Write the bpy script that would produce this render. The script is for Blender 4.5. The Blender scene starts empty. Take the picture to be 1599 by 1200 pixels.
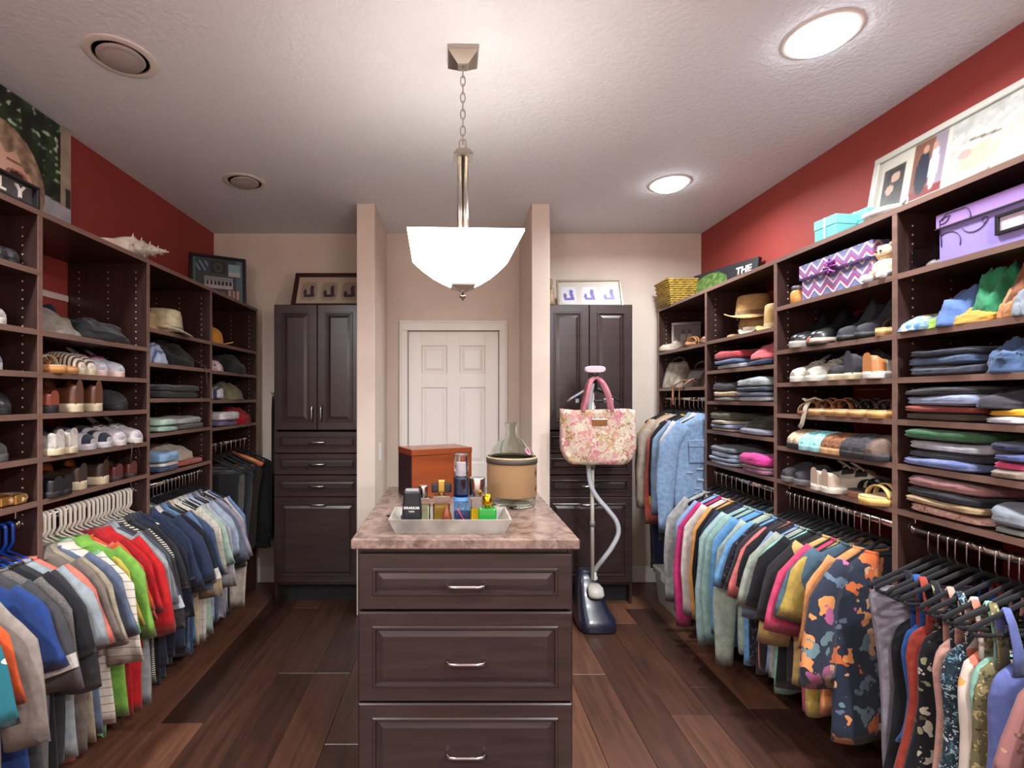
import bpy, bmesh, math, random
import numpy as np
from mathutils import Vector, Matrix, noise

# ------------------------------------------------------------------ scene, camera, light
scene = bpy.context.scene
col = scene.collection
FPX = 760.0                      # focal length in pixels of the 1599 x 1200 photograph
CAMH = 1.44
cam_d = bpy.data.cameras.new('camera')
cam_d.sensor_width = 36.0
cam_d.lens = FPX / 1599.0 * 36.0
cam_d.shift_x = (799.5 - 706.0) / 1599.0
cam_d.shift_y = (621.0 - 600.0) / 1599.0
cam_d.clip_start = 0.05
cam = bpy.data.objects.new('camera', cam_d)
cam.location = (0, 0, CAMH)
cam.rotation_euler = (math.pi / 2, 0, 0)
col.objects.link(cam)
scene.camera = cam

world = bpy.data.worlds.new('world')
scene.world = world
world.use_nodes = True
world.node_tree.nodes['Background'].inputs[0].default_value = (0.8, 0.85, 1.0, 1)
world.node_tree.nodes['Background'].inputs[1].default_value = 0.15

scene.view_settings.view_transform = 'Standard'
scene.view_settings.look = 'None'
scene.view_settings.gamma = 1.0
scene.view_settings.use_curve_mapping = False
scene.view_settings.exposure = 0.48

CAN_POWER = 17.0        # each lit ceiling can
REAR_FILL_POWER = 30.0       # unseen fill cans added behind the camera
REAR_FILL_POWER_FAR = 70.0
PENDANT_POWER = 2.8
LAMP_COL = (0.93, 0.96, 1.0)
WARM_COL = (1.0, 0.94, 0.87)

# ------------------------------------------------------------------ room measures
CEIL = 2.72
XL, XR = -1.86, 1.945        # side walls
YB, YF = 3.80, -1.25         # back wall, wall behind the camera
XFL, XFR = -1.474, 1.57      # fronts of the left and right shelving
UPL = [0.52, 1.131, 1.742, 2.363, 2.979, 3.675]   # upright depths, left
UPR = [0.45, 1.089, 1.727, 2.365, 3.013, 3.705]   # right
RODL, RODR = -1.555, 1.635
TOPZ = 2.09

def lin(c):
    c = c / 255.0
    return c / 12.92 if c <= 0.04045 else ((c + 0.055) / 1.055) ** 2.4
def RGB(r, g, b):
    return (lin(r), lin(g), lin(b), 1.0)
def yl(u, d=0.0):            # depth along the left shelving of something seen at column u
    return (-XFL + d) * FPX / (706.0 - u)
def yr(u, d=0.0):
    return (XFR + d) * FPX / (u - 706.0)

# ------------------------------------------------------------------ materials
MATS = {}
def new_mat(key):
    m = bpy.data.materials.new(key)
    m.use_nodes = True
    nt = m.node_tree
    b = nt.nodes['Principled BSDF']
    MATS[key] = m
    return m, nt, b
def N(nt, t, **kw):
    n = nt.nodes.new(t)
    for k, v in kw.items():
        if k in n.inputs.keys():
            n.inputs[k].default_value = v
        else:
            setattr(n, k, v)
    return n
def L(nt, a, ao, b, bi):
    nt.links.new(a.outputs[ao], b.inputs[bi])
def ramp(nt, stops):
    n = nt.nodes.new('ShaderNodeValToRGB')
    e = n.color_ramp.elements
    while len(e) < len(stops):
        e.new(0.5)
    for i, (p, c) in enumerate(stops):
        e[i].position = p
        e[i].color = c
    return n
def bump(nt, b, src, out, strength=0.3, dist=0.002):
    n = N(nt, 'ShaderNodeBump', Strength=strength, Distance=dist)
    L(nt, src, out, n, 'Height')
    L(nt, n, 'Normal', b, 'Normal')

def plain(rgb, rough=0.5, metal=0.0, key=None, coat=0.0, spec=None):
    key = key or 'plain_%d_%d_%d_%.2f_%.1f_%.1f' % (*rgb, rough, metal, coat)
    if key in MATS:
        return MATS[key]
    m, nt, b = new_mat(key)
    b.inputs['Base Color'].default_value = RGB(*rgb)
    b.inputs['Roughness'].default_value = rough
    b.inputs['Metallic'].default_value = metal
    b.inputs['Coat Weight'].default_value = coat
    if spec is not None:
        b.inputs['Specular IOR Level'].default_value = spec
    return m
def mottled(rgb, rgb2, scale=8.0, rough=0.6, bstr=0.0, bscale=60.0, key=None, metal=0.0):
    key = key or 'mot_%d_%d_%d_%d_%d_%d_%.1f_%.2f_%.1f' % (*rgb, *rgb2, scale, rough, bstr)
    if key in MATS:
        return MATS[key]
    m, nt, b = new_mat(key)
    tc = N(nt, 'ShaderNodeTexCoord')
    n = N(nt, 'ShaderNodeTexNoise', Scale=scale, Detail=4.0)
    L(nt, tc, 'Object', n, 'Vector')
    r = ramp(nt, [(0.35, RGB(*rgb)), (0.65, RGB(*rgb2))])
    L(nt, n, 'Fac', r, 'Fac')
    L(nt, r, 'Color', b, 'Base Color')
    b.inputs['Roughness'].default_value = rough
    b.inputs['Metallic'].default_value = metal
    if bstr:
        n2 = N(nt, 'ShaderNodeTexNoise', Scale=bscale, Detail=3.0)
        L(nt, tc, 'Object', n2, 'Vector')
        bump(nt, b, n2, 'Fac', bstr, 0.004)
    return m
def wood(key, dark, light, rough=0.35, axis='z', scale=1.0, coat=0.0):
    if key in MATS:
        return MATS[key]
    m, nt, b = new_mat(key)
    tc = N(nt, 'ShaderNodeTexCoord')
    mp = N(nt, 'ShaderNodeMapping')
    s = {'z': (14, 14, 1.2), 'y': (14, 1.2, 14), 'x': (1.2, 14, 14)}[axis]
    mp.inputs['Scale'].default_value = [a * scale for a in s]
    L(nt, tc, 'Object', mp, 'Vector')
    n = N(nt, 'ShaderNodeTexNoise', Scale=3.0, Detail=6.0, Distortion=0.6)
    L(nt, mp, 'Vector', n, 'Vector')
    r = ramp(nt, [(0.3, RGB(*dark)), (0.7, RGB(*light))])
    L(nt, n, 'Fac', r, 'Fac')
    L(nt, r, 'Color', b, 'Base Color')
    b.inputs['Roughness'].default_value = rough
    b.inputs['Coat Weight'].default_value = coat
    bump(nt, b, n, 'Fac', 0.08, 0.001)
    return m
def emit(rgb, strength, key):
    if key in MATS:
        return MATS[key]
    m, nt, b = new_mat(key)
    b.inputs['Base Color'].default_value = RGB(*rgb)
    b.inputs['Emission Color'].default_value = RGB(*rgb)
    b.inputs['Emission Strength'].default_value = strength
    b.inputs['Roughness'].default_value = 0.4
    return m
def glass(rgb, rough=0.0, key=None, ior=1.45):
    key = key or 'glass_%d_%d_%d_%.2f' % (*rgb, rough)
    if key in MATS:
        return MATS[key]
    m, nt, b = new_mat(key)
    b.inputs['Base Color'].default_value = RGB(*rgb)
    b.inputs['Roughness'].default_value = rough
    b.inputs['Transmission Weight'].default_value = 1.0
    b.inputs['IOR'].default_value = ior
    return m
def soft(c, k=0.90):
    m = 0.3 * c[0] + 0.55 * c[1] + 0.15 * c[2]
    return tuple(int(max(0, min(255, (m + (a - m) * k) * 0.87))) for a in c)
def fabric(rgb, rgb2=None, pattern='plain', scale=1.0, extra=None):
    rgb = soft(rgb)
    if isinstance(rgb2, list): rgb2 = [soft(c) for c in rgb2]
    elif rgb2: rgb2 = soft(rgb2)
    key = 'fab_%s_%s_%s_%.2f_%s' % (rgb, rgb2, pattern, scale, extra)
    if key in MATS:
        return MATS[key]
    m, nt, b = new_mat('fabric_%d' % len(MATS))
    MATS[key] = m
    b.inputs['Roughness'].default_value = 0.88
    b.inputs['Specular IOR Level'].default_value = 0.25
    b.inputs['Sheen Weight'].default_value = 0.12
    tc = N(nt, 'ShaderNodeTexCoord')
    if pattern == 'plain':
        n = N(nt, 'ShaderNodeTexNoise', Scale=30.0 * scale, Detail=4.0)
        L(nt, tc, 'Object', n, 'Vector')
        d = tuple(int(c * 0.88) for c in rgb); h = tuple(min(255, int(c * 1.06)) for c in rgb)
        r = ramp(nt, [(0.3, RGB(*d)), (0.7, RGB(*h))])
        L(nt, n, 'Fac', r, 'Fac'); L(nt, r, 'Color', b, 'Base Color')
    elif pattern == 'heather':
        n = N(nt, 'ShaderNodeTexNoise', Scale=220.0 * scale, Detail=6.0)
        L(nt, tc, 'Object', n, 'Vector')
        r = ramp(nt, [(0.35, RGB(*rgb)), (0.65, RGB(*rgb2))])
        L(nt, n, 'Fac', r, 'Fac'); L(nt, r, 'Color', b, 'Base Color')
    elif pattern in ('hstripe', 'vstripe', 'plaid'):
        sp = N(nt, 'ShaderNodeSeparateXYZ'); L(nt, tc, 'Object', sp, 'Vector')
        def band(out, sc, w):
            mu = N(nt, 'ShaderNodeMath', operation='MULTIPLY'); mu.inputs[1].default_value = sc
            L(nt, sp, out, mu, 0)
            fr = N(nt, 'ShaderNodeMath', operation='FRACT'); L(nt, mu, 0, fr, 0)
            lt = N(nt, 'ShaderNodeMath', operation='LESS_THAN'); lt.inputs[1].default_value = w
            L(nt, fr, 0, lt, 0)
            return lt
        mx = N(nt, 'ShaderNodeMix', data_type='RGBA')
        mx.inputs[6].default_value = RGB(*rgb); mx.inputs[7].default_value = RGB(*rgb2)
        w = extra or 0.4
        if pattern == 'hstripe':
            s = band('Z', 40.0 * scale, w); L(nt, s, 0, mx, 0)
        elif pattern == 'vstripe':
            s = band('X', 40.0 * scale, w); L(nt, s, 0, mx, 0)
        else:
            a = band('Z', 22.0 * scale, w); c = band('X', 22.0 * scale, w)
            ad = N(nt, 'ShaderNodeMath', operation='ADD'); L(nt, a, 0, ad, 0); L(nt, c, 0, ad, 1)
            mu = N(nt, 'ShaderNodeMath', operation='MULTIPLY'); mu.inputs[1].default_value = 0.5
            L(nt, ad, 0, mu, 0); L(nt, mu, 0, mx, 0)
        L(nt, mx, 2, b, 'Base Color')
    elif pattern == 'floral':      # rgb ground, rgb2 list of blossom colours
        v = N(nt, 'ShaderNodeTexVoronoi', Scale=18.0 * scale)
        n = N(nt, 'ShaderNodeTexNoise', Scale=20.0 * scale, Detail=2.0)
        L(nt, tc, 'Object', n, 'Vector')
        mxv = N(nt, 'ShaderNodeMix', data_type='VECTOR'); mxv.inputs[0].default_value = 0.12
        L(nt, tc, 'Object', mxv, 4); L(nt, n, 'Color', mxv, 5)
        L(nt, mxv, 1, v, 'Vector')
        sp = N(nt, 'ShaderNodeSeparateColor'); L(nt, v, 'Color', sp, 'Color')
        k = len(rgb2)
        r = ramp(nt, [(i / k, RGB(*c)) for i, c in enumerate(rgb2)])
        r.color_ramp.interpolation = 'CONSTANT'
        L(nt, sp, 'Red', r, 'Fac')
        lt = N(nt, 'ShaderNodeMath', operation='LESS_THAN'); lt.inputs[1].default_value = extra or 0.38
        L(nt, v, 'Distance', lt, 0)
        mx = N(nt, 'ShaderNodeMix', data_type='RGBA'); mx.inputs[6].default_value = RGB(*rgb)
        L(nt, lt, 0, mx, 0); L(nt, r, 'Color', mx, 7)
        L(nt, mx, 2, b, 'Base Color')
    elif pattern == 'ombre':       # dip-dyed cloth: rgb above, rgb2 below
        sp = N(nt, 'ShaderNodeSeparateXYZ'); L(nt, tc, 'Object', sp, 'Vector')
        mr = N(nt, 'ShaderNodeMapRange'); mr.inputs[1].default_value = -0.65; mr.inputs[2].default_value = -0.3
        L(nt, sp, 'Z', mr, 0)
        r = ramp(nt, [(0.2, RGB(*rgb2)), (0.8, RGB(*rgb))])
        L(nt, mr, 0, r, 'Fac'); L(nt, r, 'Color', b, 'Base Color')
    w = N(nt, 'ShaderNodeTexNoise', Scale=260.0, Detail=2.0)
    L(nt, tc, 'Object', w, 'Vector')
    w2 = N(nt, 'ShaderNodeTexNoise', Scale=15.0, Detail=3.0, Distortion=0.4)
    mp = N(nt, 'ShaderNodeMapping'); mp.inputs['Scale'].default_value = (1.0, 1.0, 0.38); mp.inputs['Rotation'].default_value = (0.0, 0.25, 0.0)
    L(nt, tc, 'Object', mp, 'Vector'); L(nt, mp, 'Vector', w2, 'Vector')
    ad = N(nt, 'ShaderNodeMath', operation='MULTIPLY_ADD'); ad.inputs[1].default_value = 16.0
    L(nt, w2, 'Fac', ad, 0); L(nt, w, 'Fac', ad, 2)
    bump(nt, b, ad, 0, 0.35, 0.0015)
    return m

# ------------------------------------------------------------------ mesh collection
class MB:
    def __init__(s):
        s.v = []; s.f = []; s.m = []; s.s = []
    def add(s, verts, faces, mi=0, smooth=False):
        o = len(s.v)
        s.v += [tuple(p) for p in verts]
        for f in faces:
            s.f.append(tuple(i + o for i in f)); s.m.append(mi); s.s.append(smooth)
        return s
    def box(s, x0, x1, y0, y1, z0, z1, c=0.0, mi=0):
        if x0 > x1: x0, x1 = x1, x0
        if y0 > y1: y0, y1 = y1, y0
        if z0 > z1: z0, z1 = z1, z0
        if c <= 0:
            v = [(x, y, z) for z in (z0, z1) for y in (y0, y1) for x in (x0, x1)]
            return s.add(v, [(0, 2, 3, 1), (4, 5, 7, 6), (0, 1, 5, 4), (2, 6, 7, 3), (0, 4, 6, 2), (1, 3, 7, 5)], mi)
        bm = bmesh.new()
        bmesh.ops.create_cube(bm, size=1.0)
        for p in bm.verts:
            p.co = Vector(((x0 + x1) / 2 + p.co.x * (x1 - x0), (y0 + y1) / 2 + p.co.y * (y1 - y0), (z0 + z1) / 2 + p.co.z * (z1 - z0)))
        bmesh.ops.bevel(bm, geom=list(bm.edges), offset=c, segments=1, affect='EDGES')
        bm.verts.index_update()
        s.add([p.co[:] for p in bm.verts], [tuple(q.index for q in f.verts) for f in bm.faces], mi)
        bm.free()
        return s
    def loft(s, rings, cap0=True, cap1=True, mi=0, smooth=True, closed=True):
        n = len(rings[0]); v = [p for r in rings for p in r]; f = []
        for i in range(len(rings) - 1):
            for k in range(n if closed else n - 1):
                k2 = (k + 1) % n
                f.append((i * n + k, i * n + k2, (i + 1) * n + k2, (i + 1) * n + k))
        s.add(v, f, mi, smooth)
        o = len(s.v) - len(v)
        if cap0: s.f.append(tuple(o + k for k in reversed(range(n)))); s.m.append(mi); s.s.append(False)
        if cap1: s.f.append(tuple(o + (len(rings) - 1) * n + k for k in range(n))); s.m.append(mi); s.s.append(False)
        return s
    def tube(s, path, r, seg=8, mi=0, cap=True, flat=None, up=None):
        P = [Vector(p) for p in path]; n = len(P)
        R = r if isinstance(r, (list, tuple)) else [r] * n
        rings = []; u = None
        for i in range(n):
            d = (P[min(i + 1, n - 1)] - P[max(i - 1, 0)])
            if d.length < 1e-9: d = Vector((0, 0, 1))
            d.normalize()
            if u is None:
                ref = Vector(up) if up else (Vector((0, 0, 1)) if abs(d.z) < 0.9 else Vector((1, 0, 0)))
                u = ref - d * ref.dot(d)
            else:
                u = u - d * u.dot(d)
            if u.length < 1e-6:
                u = d.orthogonal()
            u.normalize(); w = d.cross(u)
            fl = flat if flat else 1.0
            rings.append([tuple(P[i] + u * (R[i] * fl * math.cos(2 * math.pi * k / seg)) + w * (R[i] * math.sin(2 * math.pi * k / seg))) for k in range(seg)])
        return s.loft(rings, cap, cap, mi, True)
    def lathe(s, prof, seg=24, c=(0, 0, 0), mi=0, sx=1.0, sy=1.0, cap0=False, cap1=False, smooth=True):
        rings = [[(c[0] + r * sx * math.cos(2 * math.pi * k / seg), c[1] + r * sy * math.sin(2 * math.pi * k / seg), c[2] + z) for k in range(seg)] for r, z in prof]
        return s.loft(rings, cap0, cap1, mi, smooth)
    def build(s, name, mats, parent=None, loc=None, rotz=0.0, rot=None, sharp=None):
        me = bpy.data.meshes.new(name)
        me.from_pydata(s.v, [], s.f)
        ms = mats if isinstance(mats, (list, tuple)) else [mats]
        for m in ms: me.materials.append(m)
        me.polygons.foreach_set('material_index', s.m)
        me.polygons.foreach_set('use_smooth', s.s)
        me.update()
        bm = bmesh.new(); bm.from_mesh(me)
        bmesh.ops.recalc_face_normals(bm, faces=bm.faces)
        bm.to_mesh(me); bm.free()
        o = bpy.data.objects.new(name, me)
        col.objects.link(o)
        if parent: o.parent = parent
        if loc: o.location = loc
        if rot: o.rotation_euler = rot
        elif rotz: o.rotation_euler = (0, 0, rotz)
        return o

LABELS = {}
def tag(o, label, cat, group=None, kind=None):
    LABELS.setdefault(label, []).append(o.name)
    o['label'] = label; o['category'] = cat
    if group: o['group'] = group
    if kind: o['kind'] = kind
    return o
def thing(name, label, cat, loc=(0, 0, 0), rotz=0.0, group=None, rot=None):
    o = bpy.data.objects.new(name, None)
    o.empty_display_size = 0.05
    col.objects.link(o)
    o.location = loc
    o.rotation_euler = rot if rot else (0, 0, rotz)
    return tag(o, label, cat, group)
def struct(o):
    o['kind'] = 'structure'
    return o
def clone(o, parent):
    c = o.copy(); col.objects.link(c); c.parent = parent
    return c
def dup(root, loc, rotz, label=None):
    r = root.copy(); col.objects.link(r); r.location = loc; r.rotation_euler = (0, 0, rotz)
    if label: r['label'] = label
    LABELS.setdefault(r['label'], []).append(r.name)
    for ch in list(root.children):
        c = clone(ch, r)
        for g in ch.children: clone(g, c)
    return r
def text_mesh(s, size, m, name, parent, loc, rot, extrude=0.001, align='CENTER', bold=0.0):
    cu = bpy.data.curves.new('lettering', 'FONT')
    cu.body = s; cu.size = size; cu.extrude = extrude; cu.align_x = align; cu.align_y = 'CENTER'; cu.offset = bold
    t = bpy.data.objects.new('tmp', cu)
    me = bpy.data.meshes.new_from_object(t)
    bpy.data.objects.remove(t); bpy.data.curves.remove(cu)
    me.materials.clear(); me.materials.append(m)
    o = bpy.data.objects.new(name, me); col.objects.link(o)
    o.parent = parent; o.location = loc; o.rotation_euler = rot
    return o
def print_mat():
    if 'print' in MATS: return MATS['print']
    m, nt, b = new_mat('print')
    a = N(nt, 'ShaderNodeVertexColor'); a.layer_name = 'ink'
    L(nt, a, 'Color', b, 'Base Color')
    b.inputs['Roughness'].default_value = 0.45
    return m
def print_plane(name, w, h, n, fn, parent, loc, rot=(math.pi / 2, 0, 0)):
    """flat printed sheet, local x 0..w, local y 0..h; fn(U,V) gives the ink colour (0..255)"""
    nx = n; ny = max(2, int(n * h / w))
    v = [(w * i / nx, h * j / ny, 0) for j in range(ny + 1) for i in range(nx + 1)]
    f = [(j * (nx + 1) + i, j * (nx + 1) + i + 1, (j + 1) * (nx + 1) + i + 1, (j + 1) * (nx + 1) + i) for j in range(ny) for i in range(nx)]
    me = bpy.data.meshes.new(name); me.from_pydata(v, [], f)
    ca = me.color_attributes.new('ink', 'FLOAT_COLOR', 'POINT')
    buf = []
    for j in range(ny + 1):
        for i in range(nx + 1):
            buf += list(RGB(*[0.84 * q for q in fn(i / nx, j / ny)]))
    ca.data.foreach_set('color', buf)
    me.materials.append(print_mat())
    o = bpy.data.objects.new(name, me); col.objects.link(o)
    o.parent = parent; o.location = loc; o.rotation_euler = rot
    return o

def mixc(a, b, t):
    t = max(0.0, min(1.0, t))
    return tuple(a[i] * (1 - t) + b[i] * t for i in range(3))

M_ESP = wood('espresso_wood', (44, 28, 26), (62, 41, 36), 0.34, 'z')
M_ESPX = wood('espresso_shelf', (44, 27, 24), (64, 41, 35), 0.32, 'y')
M_EDGE_LIT = wood('espresso_edge_lit', (104, 80, 70), (124, 96, 84), 0.35, 'y')  # espresso lightened to carry the light that the front edges catch
M_ISL = wood('espresso_front', (40, 29, 28), (52, 39, 37), 0.3, 'x')
M_CHROME = plain((205, 200, 195), 0.18, 1.0, 'chrome')
M_NICKEL = plain((176, 168, 158), 0.3, 1.0, 'nickel')
M_BLACK = plain((14, 14, 16), 0.45, key='black_plastic')
M_WHITE = plain((228, 226, 222), 0.4, key='white_paint')
M_DARK = plain((8, 7, 7), 0.8, key='dark_gap')
# ------------------------------------------------------------------ the room
def wall_mat(key, rgb, bstr=0.15):
    m, nt, b = new_mat(key)
    tc = N(nt, 'ShaderNodeTexCoord')
    n = N(nt, 'ShaderNodeTexNoise', Scale=3.0, Detail=3.0)
    L(nt, tc, 'Object', n, 'Vector')
    d = tuple(int(c * 0.95) for c in rgb)
    r = ramp(nt, [(0.3, RGB(*d)), (0.7, RGB(*rgb))])
    L(nt, n, 'Fac', r, 'Fac'); L(nt, r, 'Color', b, 'Base Color')
    n2 = N(nt, 'ShaderNodeTexNoise', Scale=120.0, Detail=3.0)
    L(nt, tc, 'Object', n2, 'Vector')
    bump(nt, b, n2, 'Fac', bstr, 0.003)
    b.inputs['Roughness'].default_value = 0.7
    return m
M_RED = wall_mat('red_wall_paint', (150, 56, 48))
M_BEIGE = wall_mat('beige_wall_paint', (216, 202, 188))
def ceiling_mat():
    m, nt, b = new_mat('knockdown_ceiling')
    tc = N(nt, 'ShaderNodeTexCoord')
    n = N(nt, 'ShaderNodeTexNoise', Scale=52.0, Detail=4.0, Roughness=0.55)
    L(nt, tc, 'Object', n, 'Vector')
    r = ramp(nt, [(0.38, (0, 0, 0, 1)), (0.62, (1, 1, 1, 1))])
    L(nt, n, 'Fac', r, 'Fac')
    bump(nt, b, r, 'Color', 0.4, 0.005)
    b.inputs['Base Color'].default_value = RGB(222, 225, 230)
    b.inputs['Roughness'].default_value = 0.85
    return m
M_CEIL = ceiling_mat()

floor = MB().box(XL - 0.1, XR + 0.1, YF - 0.1, YB + 0.1, -0.06, -0.0125).build('floor', M_DARK)
struct(floor)
def plank_mat(i):
    base = [(52, 33, 25), (64, 41, 31), (45, 28, 22), (74, 48, 36), (58, 37, 28), (82, 54, 40)][i]
    hi = tuple(min(255, int(c * 1.45)) for c in base)
    return wood('plank_%d' % i, base, hi, 0.36, 'y', 0.8)
pm = [plank_mat(i) for i in range(6)]
rnd = random.Random(5)
PW = 0.19
x = XL
while x < XR - 0.01:
    x1 = min(x + PW, XR)
    y = YF - rnd.random() * 1.2
    while y < YB:
        ln = rnd.choice([0.9, 1.2, 1.5, 1.8])
        a, b_ = max(y, YF), min(y + ln, YB)
        if b_ - a > 0.02:
            z = -rnd.random() * 0.0006
            MB().box(x + 0.0008, x1 - 0.0008, a + 0.0008, b_ - 0.0008, -0.0124, z, 0.0015).build('plank', rnd.choice(pm), floor)
        y += ln
    x = x1
ceiling = struct(MB().box(XL - 0.1, XR + 0.1, YF - 0.1, YB + 0.1, CEIL, CEIL + 0.08).build('ceiling', M_CEIL))
struct(MB().box(XL - 0.1, XL, YF, YB, 0, CEIL).build('wall_left', M_RED))
struct(MB().box(XR, XR + 0.1, YF, YB, 0, CEIL).build('wall_right', M_RED))
DX0, DX1, DZ = -0.345, 0.365, 1.96
wb = MB().box(XL - 0.1, DX0 - 0.005, YB, YB + 0.1, 0, CEIL).box(DX1 + 0.005, XR + 0.1, YB, YB + 0.1, 0, CEIL).box(DX0 - 0.005, DX1 + 0.005, YB, YB + 0.1, DZ + 0.005, CEIL)
struct(wb.build('wall_back', M_BEIGE))
struct(MB().box(XL - 0.1, XR + 0.1, YF - 0.1, YF, 0, CEIL).build('wall_front', M_BEIGE))
YW = 3.21
WLX0, WLX1, WRX0, WRX1 = -0.630, -0.510, 0.525, 0.645
struct(MB().box(WLX0, WLX1, YW, YB, 0, CEIL, 0.004).build('wall_wing_left', M_BEIGE))
struct(MB().box(WRX0, WRX1, YW, YB, 0, CEIL, 0.004).build('wall_wing_right', M_BEIGE))
M_TRIM = plain((226, 222, 216), 0.35, key='white_trim')
def baseboard(name, x0, x1, y0, y1):
    b = MB().box(x0, x1, y0, y1, 0, 0.105, 0.003)
    cx = (x1 - x0) < 0.05
    if cx: b.box(x0 + 0.003, x1 - 0.003, y0, y1, 0.105, 0.125, 0.003)
    else: b.box(x0, x1, y0 + 0.003, y1 - 0.003, 0.105, 0.125, 0.003)
    struct(b.build(name, M_TRIM))
baseboard('baseboard_left', XL, XL + 0.014, YF, YB)
baseboard('baseboard_right', XR - 0.014, XR, YF, YB)
baseboard('baseboard_back_left', XL + 0.014, WLX0, YB - 0.014, YB)
baseboard('baseboard_back_right', WRX1, XR - 0.014, YB - 0.014, YB)
baseboard('baseboard_niche_left', WLX1, DX0 - 0.065, YB - 0.014, YB)
baseboard('baseboard_niche_right', DX1 + 0.065, WRX0, YB - 0.014, YB)
baseboard('baseboard_front', XL + 0.014, XR - 0.014, YF, YF + 0.014)

# six-panel door with casing
def ring_panel(w, h, rings, y0=0.0):
    """raised panel: nested rectangles (inset, depth toward the viewer)"""
    mb = MB(); v = []
    for ins, d in rings:
        v += [(ins, y0 - d, ins), (w - ins, y0 - d, ins), (w - ins, y0 - d, h - ins), (ins, y0 - d, h - ins)]
    f = []
    for i in range(len(rings) - 1):
        for k in range(4):
            k2 = (k + 1) % 4
            f.append((i * 4 + k, i * 4 + k2, i * 4 + 4 + k2, i * 4 + 4 + k))
    n = len(rings) - 1
    f.append((n * 4, n * 4 + 1, n * 4 + 2, n * 4 + 3))
    return mb.add(v, f)
dw = DX1 - DX0
dr = MB()
st, ms = 0.105, 0.10
pw = (dw - 2 * st - ms) / 2
rows = [(0.22, 0.80), (0.92, 1.52), (1.63, 1.85)]
yd = YB + 0.03
for a, b_ in ((0, st), (st + pw, st + pw + ms), (dw - st, dw)):
    dr.box(DX0 + a, DX0 + b_, yd, yd + 0.035, 0.006, DZ, 0.0015)
for a, b_ in ((0.006, 0.22), (0.80, 0.92), (1.52, 1.63), (1.85, DZ)):
    dr.box(DX0 + st, DX0 + st + pw, yd, yd + 0.035, a, b_)
    dr.box(DX0 + st + pw + ms, DX0 + dw - st, yd, yd + 0.035, a, b_)
door = struct(dr.build('door_1', M_TRIM))
for a, b_ in rows:
    for px in (DX0 + st, DX0 + st + pw + ms):
        p = ring_panel(pw, b_ - a, [(0, 0.0), (0.008, -0.012), (0.016, -0.012), (0.04, -0.003), (0.043, -0.003)])
        p.build('panel', M_TRIM, door, loc=(px, yd, a))
kb = MB().lathe([(0.0, -0.06), (0.02, -0.058), (0.028, -0.045), (0.022, -0.03), (0.01, -0.022), (0.01, -0.006), (0.03, -0.004), (0.03, 0.0)], 20)
k = kb.build('door_knob', M_NICKEL, door, loc=(DX0 + 0.06, yd, 0.92), rot=(-math.pi / 2, 0, 0))
k.scale = (1, 1, 1)
tr = lambda nm, *a: struct(MB().box(*a, 0.003).build(nm, M_TRIM))
tr('trim_1', DX0 - 0.062, DX0 - 0.002, YB - 0.018, YB, 0, DZ + 0.002)
tr('trim_2', DX1 + 0.002, DX1 + 0.062, YB - 0.018, YB, 0, DZ + 0.002)
tr('trim_3', DX0 - 0.062, DX1 + 0.062, YB - 0.018, YB, DZ + 0.002, DZ + 0.072)
tr('trim_4', DX0 - 0.066, DX0 - 0.05, YB - 0.024, YB - 0.016, 0, DZ + 0.07)
tr('trim_5', DX1 + 0.05, DX1 + 0.066, YB - 0.024, YB - 0.016, 0, DZ + 0.07)
tr('trim_6', DX0 - 0.066, DX1 + 0.066, YB - 0.024, YB - 0.016, DZ + 0.06, DZ + 0.078)

# light switch on the inner face of the left wing wall
sw = thing('light_switch', 'white rocker light switch on the left wing wall beside the door', 'switch', (WLX1, 3.42, 1.06))
MB().box(0, 0.006, -0.038, 0.038, -0.06, 0.06, 0.002).build('plate', M_WHITE, sw)
MB().box(0.006, 0.010, -0.016, 0.016, -0.033, 0.033, 0.0015).build('rocker', M_WHITE, sw)

# ------------------------------------------------------------------ ceiling lights
def can_light(name, label, x, y, lit, power=0.0, tilt=None):
    t = thing(name, label, 'ceiling light', (x, y, CEIL))
    ro, ri = 0.122, 0.094
    MB().lathe([(ro, 0.0), (ro, -0.002), (ro - 0.006, -0.005), (ri + 0.004, -0.006), (ri, -0.005), (ri - 0.003, 0.0)], 40).build('trim_ring', plain((214, 208, 200), 0.35), t)
    if lit:
        # bulb face stands a little below the ring so that it also grazes the ceiling
        MB().lathe([(ri - 0.003, -0.004), (ri - 0.006, -0.020), (0.07, -0.030), (0.03, -0.034), (0.001, -0.035)], 40, cap1=True).build('lens', emit((250, 248, 255), 16.0, 'lit_lens'), t)
        ld = bpy.data.lights.new('lamp', 'AREA'); ld.shape = 'DISK'; ld.size = 0.16; ld.energy = power; ld.color = LAMP_COL
        ld.spread = math.radians(165)
        lo = bpy.data.objects.new('lamp', ld); col.objects.link(lo); lo.parent = t; lo.location = (0, 0, -0.045)
    else:
        MB().lathe([(ri - 0.002, -0.003), (ri - 0.004, 0.0), (0.03, 0.0), (0.001, 0.0)], 40).build('recess', plain((120, 108, 92), 0.6), t)
        e = MB().lathe([(0.080, -0.004), (0.074, -0.013), (0.066, -0.011), (0.055, -0.016), (0.03, -0.020), (0.001, -0.021)], 36)
        e.build('eyeball', plain((168, 160, 154), 0.35), t, rot=tilt)
    return t
can_light('ceiling_can_light', 'lit round ceiling light nearest the camera above the right shelves', 1.305, 1.72, True, CAN_POWER)
can_light('ceiling_can_light', 'lit round ceiling light farther back on the right', 1.30, 2.91, True, CAN_POWER)
can_light('ceiling_can_light', 'unlit round eyeball ceiling light nearest the camera on the left', -1.244, 1.83, False, tilt=(0, math.radians(-4), 0))
can_light('ceiling_can_light', 'unlit round eyeball ceiling light farther back on the left', -1.231, 2.89, False, tilt=(0, math.radians(-4), 0))
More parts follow.
